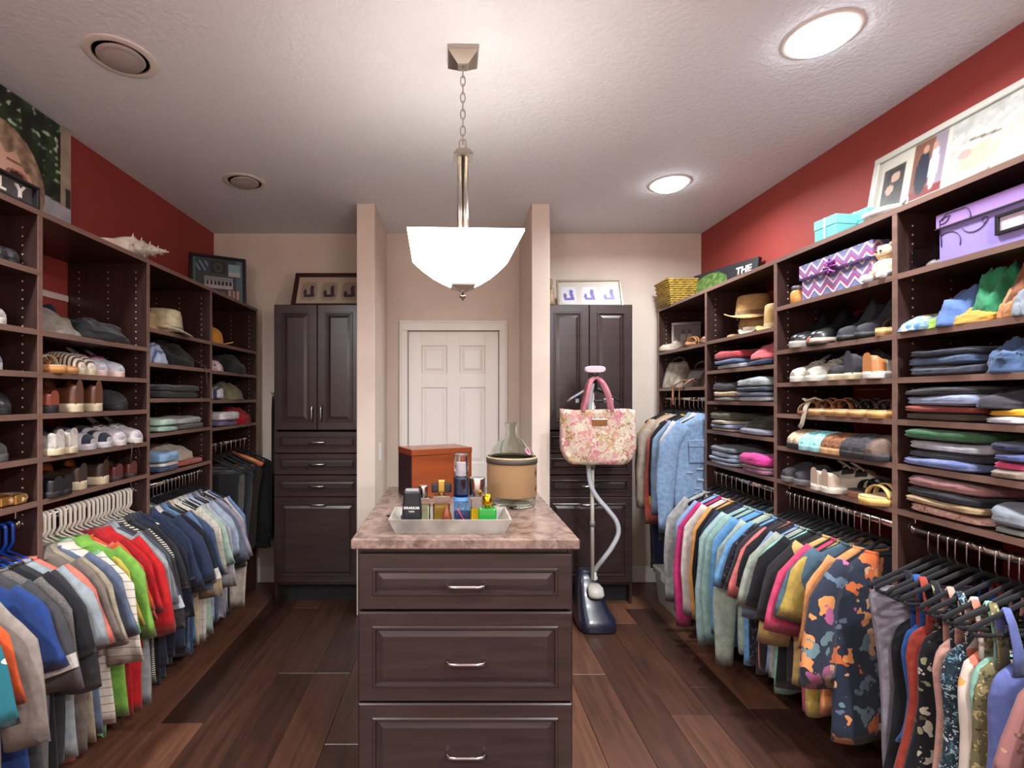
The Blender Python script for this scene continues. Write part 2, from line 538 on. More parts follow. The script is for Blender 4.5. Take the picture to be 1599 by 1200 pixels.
for (x, y, lab) in ((1.305, 0.53, 'added unseen fill light over the right side behind the camera'), (-1.244, 0.53, 'added unseen fill light over the left side behind the camera'), (1.305, -0.62, 'rear right added unseen fill light behind the camera'), (-1.244, -0.62, 'rear left added unseen fill light behind the camera')):  # unseen cans added to fill the room with light from behind
    can_light('ceiling_can_light', lab, x, y, True, REAR_FILL_POWER if y > 0 else REAR_FILL_POWER_FAR)

# pendant
PX, PY = 0.04, 1.818
pd = thing('pendant_light', 'hanging pendant light with square white glass bowl on nickel chain and stem', 'pendant light', (PX, PY, CEIL))
rz = math.radians(2)
def sq(a, z, r=rz, ox=0.0, oy=0.0):
    return [(ox + a * (cx * math.cos(r) - cy * math.sin(r)), oy + a * (cx * math.sin(r) + cy * math.cos(r)), z) for cx, cy in ((-1, -1), (1, -1), (1, 1), (-1, 1))]
MB().loft([sq(0.057, 0, 0), sq(0.057, -0.012, 0), sq(0.054, -0.016, 0), sq(0.020, -0.045, 0), sq(0.016, -0.05, 0)], True, True, 0, False).build('canopy', M_NICKEL, pd)
zc = -0.055
i = 0
while zc > -0.325:
    a = 0.011; b_ = 0.020
    path = []
    for q in range(13):
        an = 2 * math.pi * q / 12
        xx, zz = a * math.cos(an) * 0.8, b_ * math.sin(an)
        path.append((xx, 0, zc - 0.012 + zz) if i % 2 else (0, xx, zc - 0.012 + zz))
    MB().tube(path, 0.0022, 6, cap=False).build('chain_link', M_NICKEL, pd)
    zc -= 0.031; i += 1
lp = [(-0.012, 0, -0.362), (-0.012, 0, -0.325), (-0.008, 0, -0.318), (0.008, 0, -0.318), (0.012, 0, -0.325), (0.012, 0, -0.362)]
MB().tube(lp, 0.0035, 6).build('hanging_loop', M_NICKEL, pd)
MB().loft([sq(0.016, -0.355), sq(0.022, -0.36), sq(0.036, -0.382), sq(0.036, -0.388), sq(0.02, -0.388)], True, True, 0, False).build('stem_cap', M_NICKEL, pd)
stem = MB()
for cx, cy in ((-1, -1), (1, -1), (1, 1), (-1, 1)):
    stem.tube([(cx * 0.0105, cy * 0.0105, -0.388), (cx * 0.0105, cy * 0.0105, -0.80)], 0.0105, 10)
stem.build('stem', M_NICKEL, pd)
M_SHADE = emit((255, 248, 240), 12.0, 'frosted_glass_lit')
def bowl(a, z, n=8, r=rz, bow=0.0):
    pts = []
    cs = [(-1, -1), (1, -1), (1, 1), (-1, 1)]
    for k in range(4):
        p, q = cs[k], cs[(k + 1) % 4]
        for j in range(n):
            t = j / n
            m = 1 + bow * math.sin(math.pi * t)
            cx, cy = (p[0] * (1 - t) + q[0] * t) * m, (p[1] * (1 - t) + q[1] * t) * m
            pts.append((a * (cx * math.cos(r) - cy * math.sin(r)), a * (cx * math.sin(r) + cy * math.cos(r)), z))
    return pts
sh = [(0.196, -0.714, 0), (0.196, -0.722, 0), (0.178, -0.744, 0), (0.150, -0.774, 0), (0.112, -0.811, 0), (0.072, -0.842, 0), (0.042, -0.862, 0)]
MB().loft([bowl(a, z, 8, rz, bw) for a, z, bw in sh], False, True).build('glass_bowl', M_SHADE, pd)
MB().loft([sq(0.158, -0.738), sq(0.160, -0.734), sq(0.03, -0.726)], True, True, 0, False).build('added_light_stop', plain((225, 222, 216), 0.5), pd)  # added unseen plate that holds back the bowl's upward light
MB().loft([sq(0.044, -0.862), sq(0.043, -0.868), sq(0.012, -0.885), sq(0.006, -0.888)], True, True, 0, False).build('bottom_cap', M_NICKEL, pd)
MB().lathe([(0.004, -0.886), (0.004, -0.896), (0.012, -0.899), (0.013, -0.905), (0.006, -0.910), (0.005, -0.915), (0.001, -0.919)], 16, cap0=True, cap1=True).build('finial', M_NICKEL, pd)
ld = bpy.data.lights.new('bulb', 'POINT'); ld.energy = PENDANT_POWER; ld.color = WARM_COL; ld.shadow_soft_size = 0.06
lo = bpy.data.objects.new('bulb', ld); col.objects.link(lo); lo.parent = pd; lo.location = (0.05, 0, -0.70)

# ------------------------------------------------------------------ closet shelving
TH = 0.02
BAYS = {'L0': (UPL[0], UPL[1]), 'A': (UPL[1], UPL[2]), 'B': (UPL[2], UPL[3]), 'C': (UPL[3], UPL[4]), 'D': (UPL[4], UPL[5]),
        'R5': (UPR[0], UPR[1]), 'R4': (UPR[1], UPR[2]), 'R3': (UPR[2], UPR[3]), 'R2': (UPR[3], UPR[4]), 'R1': (UPR[4], UPR[5])}
S_NEAR_L = [1.895, 1.682, 1.531, 1.382, 1.226, 1.072]
SHELVES = {'L0': S_NEAR_L, 'A': S_NEAR_L, 'B': S_NEAR_L[1:], 'C': [1.782, 1.612, 1.435, 1.262, 1.057], 'D': [1.784, 1.607, 1.424, 1.252],
           'R5': [1.876, 1.666, 1.51, 1.363, 1.207, 1.048], 'R4': [1.876, 1.666, 1.51, 1.363, 1.207, 1.048], 'R3': [1.876, 1.666, 1.51, 1.363, 1.207, 1.048],
           'R2': [1.785, 1.602, 1.418, 1.242, 1.048], 'R1': [1.78, 1.508]}
RODZ = {'L0': 0.985, 'A': 0.985, 'B': 0.985, 'C': 0.985, 'D': 1.13, 'R5': 0.972, 'R4': 0.972, 'R3': 0.972, 'R2': 0.972, 'R1': 1.43}
def shelving(side, name, label):
    left = side == 'L'
    xf, xw = (XFL, XL) if left else (XFR, XR)
    ups = UPL if left else UPR
    bays = ['L0', 'A', 'B', 'C', 'D'] if left else ['R5', 'R4', 'R3', 'R2', 'R1']
    root = thing(name, label, 'shelving', (xf, ups[0], 0))
    def put(mb, nm, mats, par=root):
        o = mb.build(nm, mats, par); o.data.transform(Matrix.Translation((-xf, -ups[0], 0))); return o
    sg = -1 if left else 1          # direction from front to wall
    def slab(y0, y1, z0, z1, x0, x1):
        m = MB().box(x0, x1, y0, y1, z0, z1, 0.0012)
        e = 0.0012
        return m
    holes = None
    for y in ups:
        m = slab(y - 0.0095, y + 0.0095, 0, TOPZ, xf + sg * 0.002, xw - sg * 0.001)
        m.box(xf - sg * 0.0005, xf + sg * 0.002, y - 0.0095, y + 0.0095, 0, TOPZ, 0, 1)
        u = put(m, 'upright', [M_ESP, M_EDGE_LIT])
        if y > 1.5:
            h = MB()
            for dx in (0.055, 0.19, 0.33):
                if y > 2.0 or True:
                    for q in range(34):
                        zz = 0.99 + q * 0.032
                        cxx = xf + sg * dx
                        h.add([(cxx + 0.0036 * math.cos(k * math.pi / 3), y - 0.0099, zz + 0.0036 * math.sin(k * math.pi / 3)) for k in range(6)], [(0, 1, 2, 3, 4, 5)])
            ho = put(h, 'pin_holes', plain((206, 196, 186), 0.4), u)
            ho['kind'] = 'stuff'
    tm = slab(ups[0] - 0.01, ups[-1] + 0.0115, TOPZ, TOPZ + TH, xf + sg * 0.002, xw - sg * 0.001)
    tm.box(xf - sg * 0.001, xf + sg * 0.002, ups[0] - 0.01, ups[-1] + 0.0115, TOPZ, TOPZ + TH, 0, 1)
    put(tm, 'top_shelf', [M_ESPX, M_EDGE_LIT])
    for b in bays:
        y0, y1 = BAYS[b]
        y0 += 0.0097; y1 -= 0.0097
        for z in SHELVES[b]:
            m = slab(y0, y1, z - TH, z, xf + sg * 0.003, xw - sg * 0.001)
            m.box(xf, xf + sg * 0.003, y0, y1, z - TH, z, 0, 1)
            put(m, 'shelf', [M_ESPX, M_EDGE_LIT])
        rx = RODL if left else RODR
        rz_ = RODZ[b]
        r = MB().tube([(rx, y0, rz_), (rx, y1, rz_)], 0.0125, 14, flat=1.25, up=(0, 0, 1))
        ro = put(r, 'hanging_rod', M_CHROME)
        for yy, d in ((y0, 1), (y1, -1)):
            k = MB().tube([(rx, yy + d * 0.0003, rz_ + 0.004), (rx, yy + d * 0.008, rz_ + 0.004)], 0.022, 16)
            k.box(rx - 0.006, rx + 0.006, yy + d * 0.0003, yy + d * 0.006, rz_, rz_ + 0.055, 0.001)
            put(k, 'rod_bracket', M_CHROME, ro)
    return root
shL = shelving('L', 'closet_shelving', 'espresso closet shelving along the left red wall, five bays with hanging rods')
shR = shelving('R', 'closet_shelving', 'espresso closet shelving along the right red wall, five bays with hanging rods')
rl = MB().box(XL, XL + 0.008, UPL[2] + 0.012, UPL[3] - 0.012, 1.90, 1.93, 0.002)
tag(rl.build('wall_rail', plain((230, 214, 204), 0.3, 0.2)), 'pale metal mounting rail on the red wall in the second left bay', 'rail')

# ------------------------------------------------------------------ tall cabinets and island
FRONT = [(0, 0), (0.0, 0.015), (0.004, 0.019), (0.052, 0.019), (0.056, 0.0225), (0.063, 0.0225), (0.068, 0.012), (0.072, 0.012), (0.092, 0.018), (0.095, 0.018)]
def front(w, h, sc=1.0):
    return ring_panel(w, h, [(i * sc, d) for i, d in FRONT])
def pull(horizontal, ln=0.1):
    a = ln / 2
    p = [(-a, 0, 0), (-a, -0.018, 0), (-a + 0.006, -0.026, 0), (-a * 0.5, -0.029, 0), (a * 0.5, -0.029, 0), (a - 0.006, -0.026, 0), (a, -0.018, 0), (a, 0, 0)]
    if not horizontal:
        p = [(0, y, x) for x, y, z in p]
    return MB().tube(p, 0.0052, 8, flat=1.0)
def tall_cabinet(x0, x1, label):
    w = x1 - x0; yf = 3.393; h = 2.087
    t = thing('tall_cabinet', label, 'cabinet', (x0, yf, 0))
    c = MB()
    c.box(0, 0.018, 0.0, YB - yf - 0.016, 0, h, 0.001).box(w - 0.018, w, 0.0, YB - yf - 0.016, 0, h, 0.001)
    c.box(0.018, w - 0.018, 0.002, YB - yf - 0.016, h - 0.02, h, 0.001).box(0.018, w - 0.018, 0.002, YB - yf - 0.016, 0.135, 0.155)
    c.box(0.018, w - 0.018, YB - yf - 0.03, YB - yf - 0.018, 0.155, h - 0.02)
    c.build('carcass', M_ESP, t)
    MB().box(0.018, w - 0.018, 0.06, 0.075, 0, 0.134).build('toe_kick', M_DARK, t)
    g = 0.003
    hw = w / 2
    for k in range(2):
        d = front(hw - 1.5 * g, h - 1.215 - g).build('door', M_ISL, t, loc=(g + k * (hw - g / 2), -0.001, 1.215))
        pull(False, 0.11).build('handle', M_CHROME, d, loc=((hw - 1.5 * g - 0.03) if k == 0 else 0.03, -0.0185, 0.115))
    for z0, z1 in ((1.055, 1.205), (0.905, 1.052), (0.752, 0.902)):
        d = front(w - 2 * g, z1 - z0 - g, 0.62).build('drawer', M_ISL, t, loc=(g, -0.001, z0))
        pull(True, 0.11).build('handle', M_CHROME, d, loc=(w / 2 - g, -0.0185, (z1 - z0) / 2))
    d = front(w - 2 * g, 0.748 - 0.155, 0.85).build('hamper_door', M_ISL, t, loc=(g, -0.001, 0.155))
    pull(True, 0.11).build('handle', M_CHROME, d, loc=(w / 2 - g, -0.0185, 0.545))
    return t
tall_cabinet(-1.237, -0.633, 'dark brown tall linen cabinet left of the door niche')
tall_cabinet(0.649, 1.253, 'dark brown tall linen cabinet right of the niche, behind the steamer')

IK = 0.9365                       # scale of the island group about the viewpoint
IX0, IX1, IY0, IY1 = -0.330, 0.421, 1.703, 2.622
CT = 0.953
isl = thing('island_dresser', 'dark brown island dresser with three raised-panel drawers in the middle of the room', 'dresser', (IX0, IY0, 0))
w = IX1 - IX0; dp = IY1 - IY0; hI = CT - 0.036
c = MB().box(0, 0.018, 0, dp, 0, hI, 0.001).box(w - 0.018, w, 0, dp, 0, hI, 0.001).box(0.018, w - 0.018, 0.004, dp, hI - 0.02, hI).box(0.018, w - 0.018, dp - 0.018, dp, 0, hI - 0.02)
c.box(0.018, w - 0.018, 0.01, dp - 0.02, 0.045, 0.06)
c.build('carcass', M_ISL, isl)
MB().box(0.018, w - 0.018, 0.05, 0.065, 0, 0.045).build('toe_kick', M_DARK, isl)
def zI(v): return CAMH - (v - 621.0) * (IY0 - 0.02) / FPX
for v0, v1 in ((866.5, 953), (957, 1096.5), (1100, 1241)):
    z1, z0 = zI(v0), zI(v1)
    d = front(w - 0.012, z1 - z0, 0.92).build('drawer', M_ISL, isl, loc=(0.006, -0.001, z0))
    zh = (z1 - z0) * 0.46
    pull(True, 0.128).build('handle', M_CHROME, d, loc=(w / 2 - 0.004, -0.017, zh))
def counter_mat():
    m, nt, b = new_mat('granite_laminate')
    tc = N(nt, 'ShaderNodeTexCoord')
    n = N(nt, 'ShaderNodeTexNoise', Scale=16.0, Detail=8.0, Roughness=0.7, Distortion=0.8)
    L(nt, tc, 'Object', n, 'Vector')
    r = ramp(nt, [(0.3, RGB(70, 54, 47)), (0.43, RGB(106, 87, 78)), (0.55, RGB(132, 111, 101)), (0.75, RGB(150, 130, 118))])
    L(nt, n, 'Fac', r, 'Fac')
    L(nt, r, 'Color', b, 'Base Color')
    b.inputs['Roughness'].default_value = 0.25
    return m
ct = MB().box(-0.348, 0.439, 1.671, 2.655, CT - 0.036, CT, 0.004).build('countertop', counter_mat())
tag(ct, 'mottled brown stone countertop on the island dresser', 'countertop')
# ------------------------------------------------------------------ hangers and hanging clothes
def arc(cx, cz, r, a0, a1, n):
    return [(cx + r * math.cos(math.radians(a0 + (a1 - a0) * k / n)), 0, cz + r * math.sin(math.radians(a0 + (a1 - a0) * k / n))) for k in range(n + 1)]
HK = 0.0165
def hook_path(drop=-0.085):
    # the hook sits over the rod (origin), open toward the wall
    return arc(0, 0.0008, HK, 205, 0, 10)[:] + [(HK, 0, -0.03), (HK, 0, -0.05), (HK * 0.5, 0, -0.066), (0, 0, -0.074), (0, 0, drop)]
def proto_hanger(kind):
    o = None
    if kind in ('white', 'blue'):
        m = plain((232, 226, 212), 0.35, key='white_hanger') if kind == 'white' else plain((22, 62, 150), 0.25, key='blue_hanger', coat=0.3)
        mb = MB()
        mb.tube(hook_path(), 0.0060, 7)
        mb.tube([(-0.205, 0, -0.172), (-0.10, 0, -0.125), (0, 0, -0.082), (0.10, 0, -0.125), (0.205, 0, -0.172), (0.212, 0, -0.18), (0.205, 0, -0.187), (-0.205, 0, -0.187), (-0.212, 0, -0.18), (-0.205, 0, -0.172)], 0.0048, 6, cap=False)
        return [('body', mb, m)]
    if kind == 'black':
        mv = plain((16, 15, 18), 0.85, key='velvet_black')
        h = MB().tube(hook_path(-0.08), 0.0022, 6)
        mb = MB()
        pts = [(-0.212, 0, -0.178), (-0.20, 0, -0.165), (-0.11, 0, -0.122), (-0.03, 0, -0.083), (0, 0, -0.072), (0.03, 0, -0.083), (0.11, 0, -0.122), (0.20, 0, -0.165), (0.212, 0, -0.178)]
        mb.tube(pts, 0.0085, 8, flat=0.35, up=(0, 1, 0))
        mb.tube([(-0.212, 0, -0.176), (-0.19, 0, -0.188), (0.19, 0, -0.188), (0.212, 0, -0.176)], 0.006, 8, flat=0.4, up=(0, 1, 0))
        return [('frame', mb, mv), ('hook', h, M_CHROME)]
    mw = wood('hanger_wood', (150, 84, 36), (188, 112, 56), 0.4, 'x')
    h = MB().tube(hook_path(-0.08), 0.0022, 6)
    mb = MB().tube([(-0.215, 0, -0.165), (-0.10, 0, -0.118), (0, 0, -0.085), (0.10, 0, -0.118), (0.215, 0, -0.165)], [0.016, 0.015, 0.012, 0.015, 0.016], 8, flat=0.6, up=(0, 1, 0))
    mb.tube([(-0.2, 0, -0.172), (0.2, 0, -0.172)], 0.005, 8)
    return [('frame', mb, mw), ('hook', h, M_CHROME)]
HPROTO = {}
HDESC = {'white': ('plastic_hanger', 'white plastic hanger'), 'blue': ('plastic_hanger', 'blue plastic hanger'),
         'black': ('velvet_hanger', 'black velvet hanger'), 'wood': ('wooden_hanger', 'brown wooden suit hanger')}
def hanger(kind, loc, rotz, rail, desc):
    nm, ds = HDESC[kind]
    label = '%s holding the %s, %s rail' % (ds, desc, rail)
    if kind not in HPROTO:
        HPROTO[kind] = [(n, mb.build(n, m)) for n, mb, m in proto_hanger(kind)]
        for n, ob in HPROTO[kind]:
            col.objects.unlink(ob)
    pr = HPROTO[kind]
    if len(pr) == 1:
        o = pr[0][1].copy(); o.name = nm; col.objects.link(o)
        o.location = loc; o.rotation_euler = (0, 0, rotz)
        tag(o, label, 'hanger', 'hangers on the %s rail' % rail)
    else:
        o = thing(nm, label, 'hanger', loc, rotz, 'hangers on the %s rail' % rail)
        for n, ob in pr:
            c = ob.copy(); c.name = n; col.objects.link(c); c.parent = o
    return o

def se(c, p):
    return math.copysign(abs(c) ** p, c)
def body_rings(prof, rng, amp=0.006, n=30, hemwave=0.006, lean=0.0):
    """prof: (z, half width, half thickness); folds run down the cloth and grow toward the hem"""
    ph1, ph2, ph3 = rng.random() * 6.28, rng.random() * 6.28, rng.random() * 6.28
    k1, k2 = rng.uniform(2.2, 3.6), rng.uniform(4.5, 7.0)
    z0, z1 = prof[0][0], prof[-1][0]
    sk = rng.uniform(-0.012, 0.012)
    rings = []
    for z, a, b in prof:
        g = max(0.0, min(1.0, (z0 - z) / (z0 - z1)))
        ring = []
        for k in range(n):
            an = 2 * math.pi * k / n
            u = se(math.cos(an), 0.75)
            x = a * u
            t = b * se(math.sin(an), 0.85)
            w = amp * (0.25 + g) * (math.sin(k1 * u * 1.6 + ph1 + g * 0.8) + 0.55 * math.sin(k2 * u * 1.5 + ph2 - g))
            t = t * (1 + 0.25 * g * math.sin(k2 * u + ph3)) + w
            x = x * (1 + 0.03 * math.sin(g * 7 + ph3 + u)) + sk * g
            zz = z + (hemwave * math.sin(3 * u + ph2) * g if z <= z1 + 0.02 else 0)
            ring.append((x, t + lean * g, zz))
        rings.append(ring)
    # turn the hem inward so that the edge has thickness
    last = rings[-1]
    rings.append([(x * 0.95, y * 0.6, z + 0.012) for x, y, z in last])
    return rings
def interp(prof, n):
    zs = [p[0] for p in prof]
    out = []
    for i in range(n + 1):
        # denser near the top
        q = i / n
        z = zs[0] + (zs[-1] - zs[0]) * (q ** 1.5)
        for j in range(len(prof) - 1):
            if zs[j] >= z >= zs[j + 1]:
                f = (zs[j] - z) / (zs[j] - zs[j + 1])
                out.append((z, prof[j][1] + f * (prof[j + 1][1] - prof[j][1]), prof[j][2] + f * (prof[j + 1][2] - prof[j][2])))
                break
    return out
def sleeve_mesh(side, path, widths, b, rng, n=14):
    rings = []
    P = [(p[0] * side, p[1]) for p in path]
    # resample
    pts, ws = [], []
    for i in range(len(P) - 1):
        for k in range(4):
            f = k / 4
            pts.append((P[i][0] + (P[i + 1][0] - P[i][0]) * f, P[i][1] + (P[i + 1][1] - P[i][1]) * f)); ws.append(widths[i] + (widths[i + 1] - widths[i]) * f)
    pts.append(P[-1]); ws.append(widths[-1])
    m = len(pts); ph = rng.random() * 6
    for i in range(m):
        d = (pts[min(i + 1, m - 1)][0] - pts[max(0, i - 1)][0], pts[min(i + 1, m - 1)][1] - pts[max(0, i - 1)][1])
        l = math.hypot(*d); d = (d[0] / l, d[1] / l)
        nrm = (-d[1], d[0])
        g = i / (m - 1)
        w = ws[i] * (1 + 0.06 * math.sin(g * 9 + ph))
        ring = []
        for k in range(n):
            an = 2 * math.pi * k / n
            q = w * se(math.cos(an), 0.8)
            t = b * (0.85 + 0.1 * g) * se(math.sin(an), 0.9) * (0.8 + 0.35 * math.sin(2.3 * math.cos(an) + ph)) + 0.005 * g * math.sin(3 * math.cos(an) + ph + 4 * g)
            ring.append((pts[i][0] + nrm[0] * q, t, pts[i][1] + nrm[1] * q))
        rings.append(ring)
    last = rings[-1]; d = (pts[-1][0] - pts[-2][0], pts[-1][1] - pts[-2][1])
    cx = sum(p[0] for p in last) / n; cz = sum(p[2] for p in last) / n
    rings.append([(cx + (x - cx) * 0.9 - d[0] * 0.4, y * 0.6, cz + (z - cz) * 0.9 - d[1] * 0.4) for x, y, z in last])
    sleeve_mesh.last = rings
    return MB().loft(rings, True, True)
SL = {'short': ([(0.16, -0.160), (0.235, -0.25), (0.285, -0.43)], [0.05, 0.070, 0.078]),
      'half': ([(0.16, -0.160), (0.235, -0.27), (0.275, -0.52)], [0.05, 0.070, 0.070]),
      'long': ([(0.165, -0.165), (0.235, -0.28), (0.262, -0.50), (0.262, -0.74)], [0.05, 0.068, 0.058, 0.045])}
NAMES = {'tee': 't_shirt', 'polo': 'polo_shirt', 'shirt': 'button_shirt', 'long': 'long_sleeve_shirt', 'cardigan': 'cardigan', 'tank': 'tank_top', 'dress': 'dress', 'trousers': 'trousers', 'jacket': 'denim_jacket', 'blouse': 'blouse', 'sweater': 'sweater'}
CATS = {'tee': 'shirt', 'polo': 'shirt', 'shirt': 'shirt', 'long': 'shirt', 'cardigan': 'cardigan', 'tank': 'top', 'dress': 'dress', 'trousers': 'trousers', 'jacket': 'jacket', 'blouse': 'blouse', 'sweater': 'sweater'}
gcount = [0]
def garment(kind, mat, loc, rotz, label, b=0.014, ln=None, sleeve=None, trim=None, near=-1, group=None, wid=1.0, amp=0.007):
    gcount[0] += 1
    rng = random.Random(1000 + gcount[0] * 7)
    g = thing(NAMES[kind], label, CATS[kind], loc, rotz, group)
    trim = trim or mat
    if kind in ('tee', 'polo', 'shirt', 'long', 'cardigan', 'jacket', 'blouse', 'sweater'):
        ln = (ln or 0.84) * rng.uniform(0.93, 1.04)
        if near > 0: ln *= 0.93
        wv = wid * rng.uniform(0.96, 1.05)
        prof = [(-0.108, 0.088, 0.022), (-0.114, 0.102, 0.020), (-0.135, 0.145, b * 1.1), (-0.160, 0.19 , b), (-0.178, 0.214, b), (-0.22, 0.224 * wv, b), (-0.38, 0.222 * wv, b * 1.15), (-0.55, 0.222 * wv, b * 1.2), (-ln, 0.230 * wv, b * 1.2)]
        MB().loft(body_rings(interp(prof, 20), rng, amp), False, True).build('body', mat, g)
        sl = sleeve or ('short' if kind in ('tee', 'polo', 'blouse') else 'half' if kind == 'shirt' else 'long')
        path, ws = SL[sl]
        f = rng.uniform(0.92, 1.22)
        path = [path[0]] + [(x * (0.5 + 0.5 * f), path[0][1] + (z - path[0][1]) * f) for x, z in path[1:]]
        for sd in (-1, 1):
            # the sleeve on the wall side hangs closer to the body
            pth = path if sd == 1 else [path[0]] + [(x * 0.84, z) for x, z in path[1:]]
            s = sleeve_mesh(sd, pth, ws, b * 1.05, rng).build('sleeve', mat, g)
            if trim is not mat:
                R_ = sleeve_mesh.last[-4:-1]; q = []
                for ring in R_:
                    cx = sum(p[0] for p in ring) / len(ring); cy = sum(p[1] for p in ring) / len(ring); cz = sum(p[2] for p in ring) / len(ring)
                    q.append([(cx + (p[0] - cx) * 1.03, cy + (p[1] - cy) * 1.12, cz + (p[2] - cz) * 1.03) for p in ring])
                MB().loft(q[-2:], False, False).build('cuff', trim, s)
        # collar or neckband
        cl = MB()
        if kind in ('polo', 'shirt', 'jacket'):
            r1 = [(0.080 * math.cos(a_), 0.028 * math.sin(a_), -0.090 + 0.004 * math.cos(2 * a_)) for a_ in [2 * math.pi * k / 20 for k in range(20)]]
            r2 = [(0.112 * math.cos(a_), 0.032 * math.sin(a_) * (1.0 if abs(math.sin(a_)) < 0.8 else 1.1), -0.124 - 0.012 * abs(math.sin(a_))) for a_ in [2 * math.pi * k / 20 for k in range(20)]]
            r0 = [(x * 0.94, y * 0.8, z - 0.02) for x, y, z in r1]
            cl.loft([r0, r1, r2], False, False)
        else:
            cl.tube([(0.094 * math.cos(a_), 0.024 * math.sin(a_), -0.108 - 0.012 * math.sin(a_) ** 2) for a_ in [2 * math.pi * k / 20 for k in range(21)]], 0.006, 6, cap=False)
        cl.build('collar', trim, g)
        if kind in ('shirt', 'jacket', 'cardigan', 'polo'):
            zb = -0.24 if kind == 'polo' else -ln * 0.97
            y0 = near * b * 1.1
            pl = MB()
            n = 8
            for i in range(n):
                za, zc = -0.125 + (zb + 0.125) * i / n, -0.125 + (zb + 0.125) * (i + 1) / n
                pl.box(-0.014, 0.014, y0 + near * 0.004, y0 + near * 0.008, zc, za)
            pk = pl.build('placket', mat, g)
            bt = MB()
            for i in range(2 if kind == 'polo' else 6):
                zz = -0.14 + (zb + 0.14) * (i + 0.5) / (2 if kind == 'polo' else 6)
                bt.lathe([(0.0045, 0), (0.0045, 0.002), (0.001, 0.0025)], 8, c=(0, 0, 0), cap1=True)
                nv = 24
                for q in range(len(bt.v) - nv, len(bt.v)):
                    x, y, z = bt.v[q]; bt.v[q] = (x, y0 + near * (0.008 + z), zz + y)
            bo = bt.build('buttons', plain((214, 206, 196), 0.4), pk)
    elif kind in ('tank', 'dress'):
        ln = ln or (0.72 if kind == 'tank' else 0.92)
        hem = 0.19 if kind == 'tank' else 0.23
        prof = [(-0.27, 0.11, b), (-0.30, 0.15, b * 1.1), (-0.36, 0.165, b * 1.2), (-0.50, 0.155, b * 1.3), (-0.62, 0.17, b * 1.4), (-ln, hem * wid, b * 1.6)]
        MB().loft(body_rings(interp(prof, 18), rng, amp * 1.5), True, True).build('body', mat, g)
        for sd in (-1, 1):
            for fb in (-1, 1):
                MB().tube([(sd * 0.115, 0, -0.112), (sd * 0.116, fb * b * 0.8, -0.15), (sd * 0.105, fb * b, -0.22), (sd * 0.10, fb * b * 0.9, -0.29)], [0.012, 0.013, 0.016, 0.02], 8, flat=0.25, up=(0, 1, 0)).build('strap', mat, g)
    elif kind == 'trousers':
        ln = ln or 0.78
        prof = [(-0.176, 0.15, 0.010), (-0.20, 0.165, b), (-0.40, 0.15, b * 1.1), (-0.60, 0.135, b * 1.1), (-ln, 0.125, b * 1.1)]
        pr = [(z, a * wid, bb) for z, a, bb in interp(prof, 14)]
        r = body_rings(pr, rng, amp)
        MB().loft(r, True, True).build('leg', mat, g)
        r2 = [[(x * 0.96 + 0.012, y + 0.5 * b, z + 0.03 if z < -0.3 else z) for x, y, z in q] for q in r]
        MB().loft(r2, True, True).build('leg', mat, g)
        MB().tube([(-0.15 * wid, 0, -0.19), (0.15 * wid, 0, -0.19)], 0.012, 8, flat=1.2).build('fold', mat, g)
    return g

ORD = ['first', 'second', 'third', 'fourth', 'fifth', 'sixth', 'seventh', 'eighth', 'ninth', 'tenth', 'eleventh', 'twelfth', 'thirteenth', 'fourteenth', 'fifteenth', 'sixteenth', 'seventeenth', 'eighteenth', 'nineteenth', 'twentieth', 'twenty-first', 'twenty-second', 'twenty-third', 'twenty-fourth', 'twenty-fifth', 'twenty-sixth']
def F(r, g, b): return fabric((r, g, b))
def FH(a, b): return fabric(a, b, 'heather')
def rail(bay, railname, items, y_near, y_far, side, rnd_seed, dx=0.0):
    """items run from the camera backwards: (kind, description, material, hanger, options)"""
    n = len(items); rg = random.Random(rnd_seed)
    zr = RODZ[bay]; xr = RODL if side == 'L' else RODR
    sp = (y_far - y_near) / max(1, n - 1)
    for i, it in enumerate(items):
        kind, desc, mat, hk = it[:4]
        op = dict(it[4]) if len(it) > 4 else {}
        y = op.pop('y', y_near + sp * i + rg.uniform(-0.12, 0.12) * sp)
        yaw = (0 if side == 'L' else math.pi) + math.radians(op.pop('yaw', rg.uniform(-5, 5)))
        ddx = op.pop('dx', rg.uniform(-0.006, 0.006)) + dx
        b = op.pop('b', max(0.010, min(0.024, sp * 0.5)))
        loc = (xr, y, zr)
        label = '%s, %s from the camera on the %s rail' % (desc, ORD[i], railname)
        g = garment(kind, mat, loc, yaw, label, b=b, near=(-1 if side == 'L' else 1), group='clothes on the %s rail' % railname, **op)
        # the body is shifted a touch along its hanger; the hook stays on the rod
        for c in g.children: c.location.x += ddx
        hanger(hk, loc, yaw, railname, desc)

W_, BK, BL, WD = 'white', 'black', 'blue', 'wood'
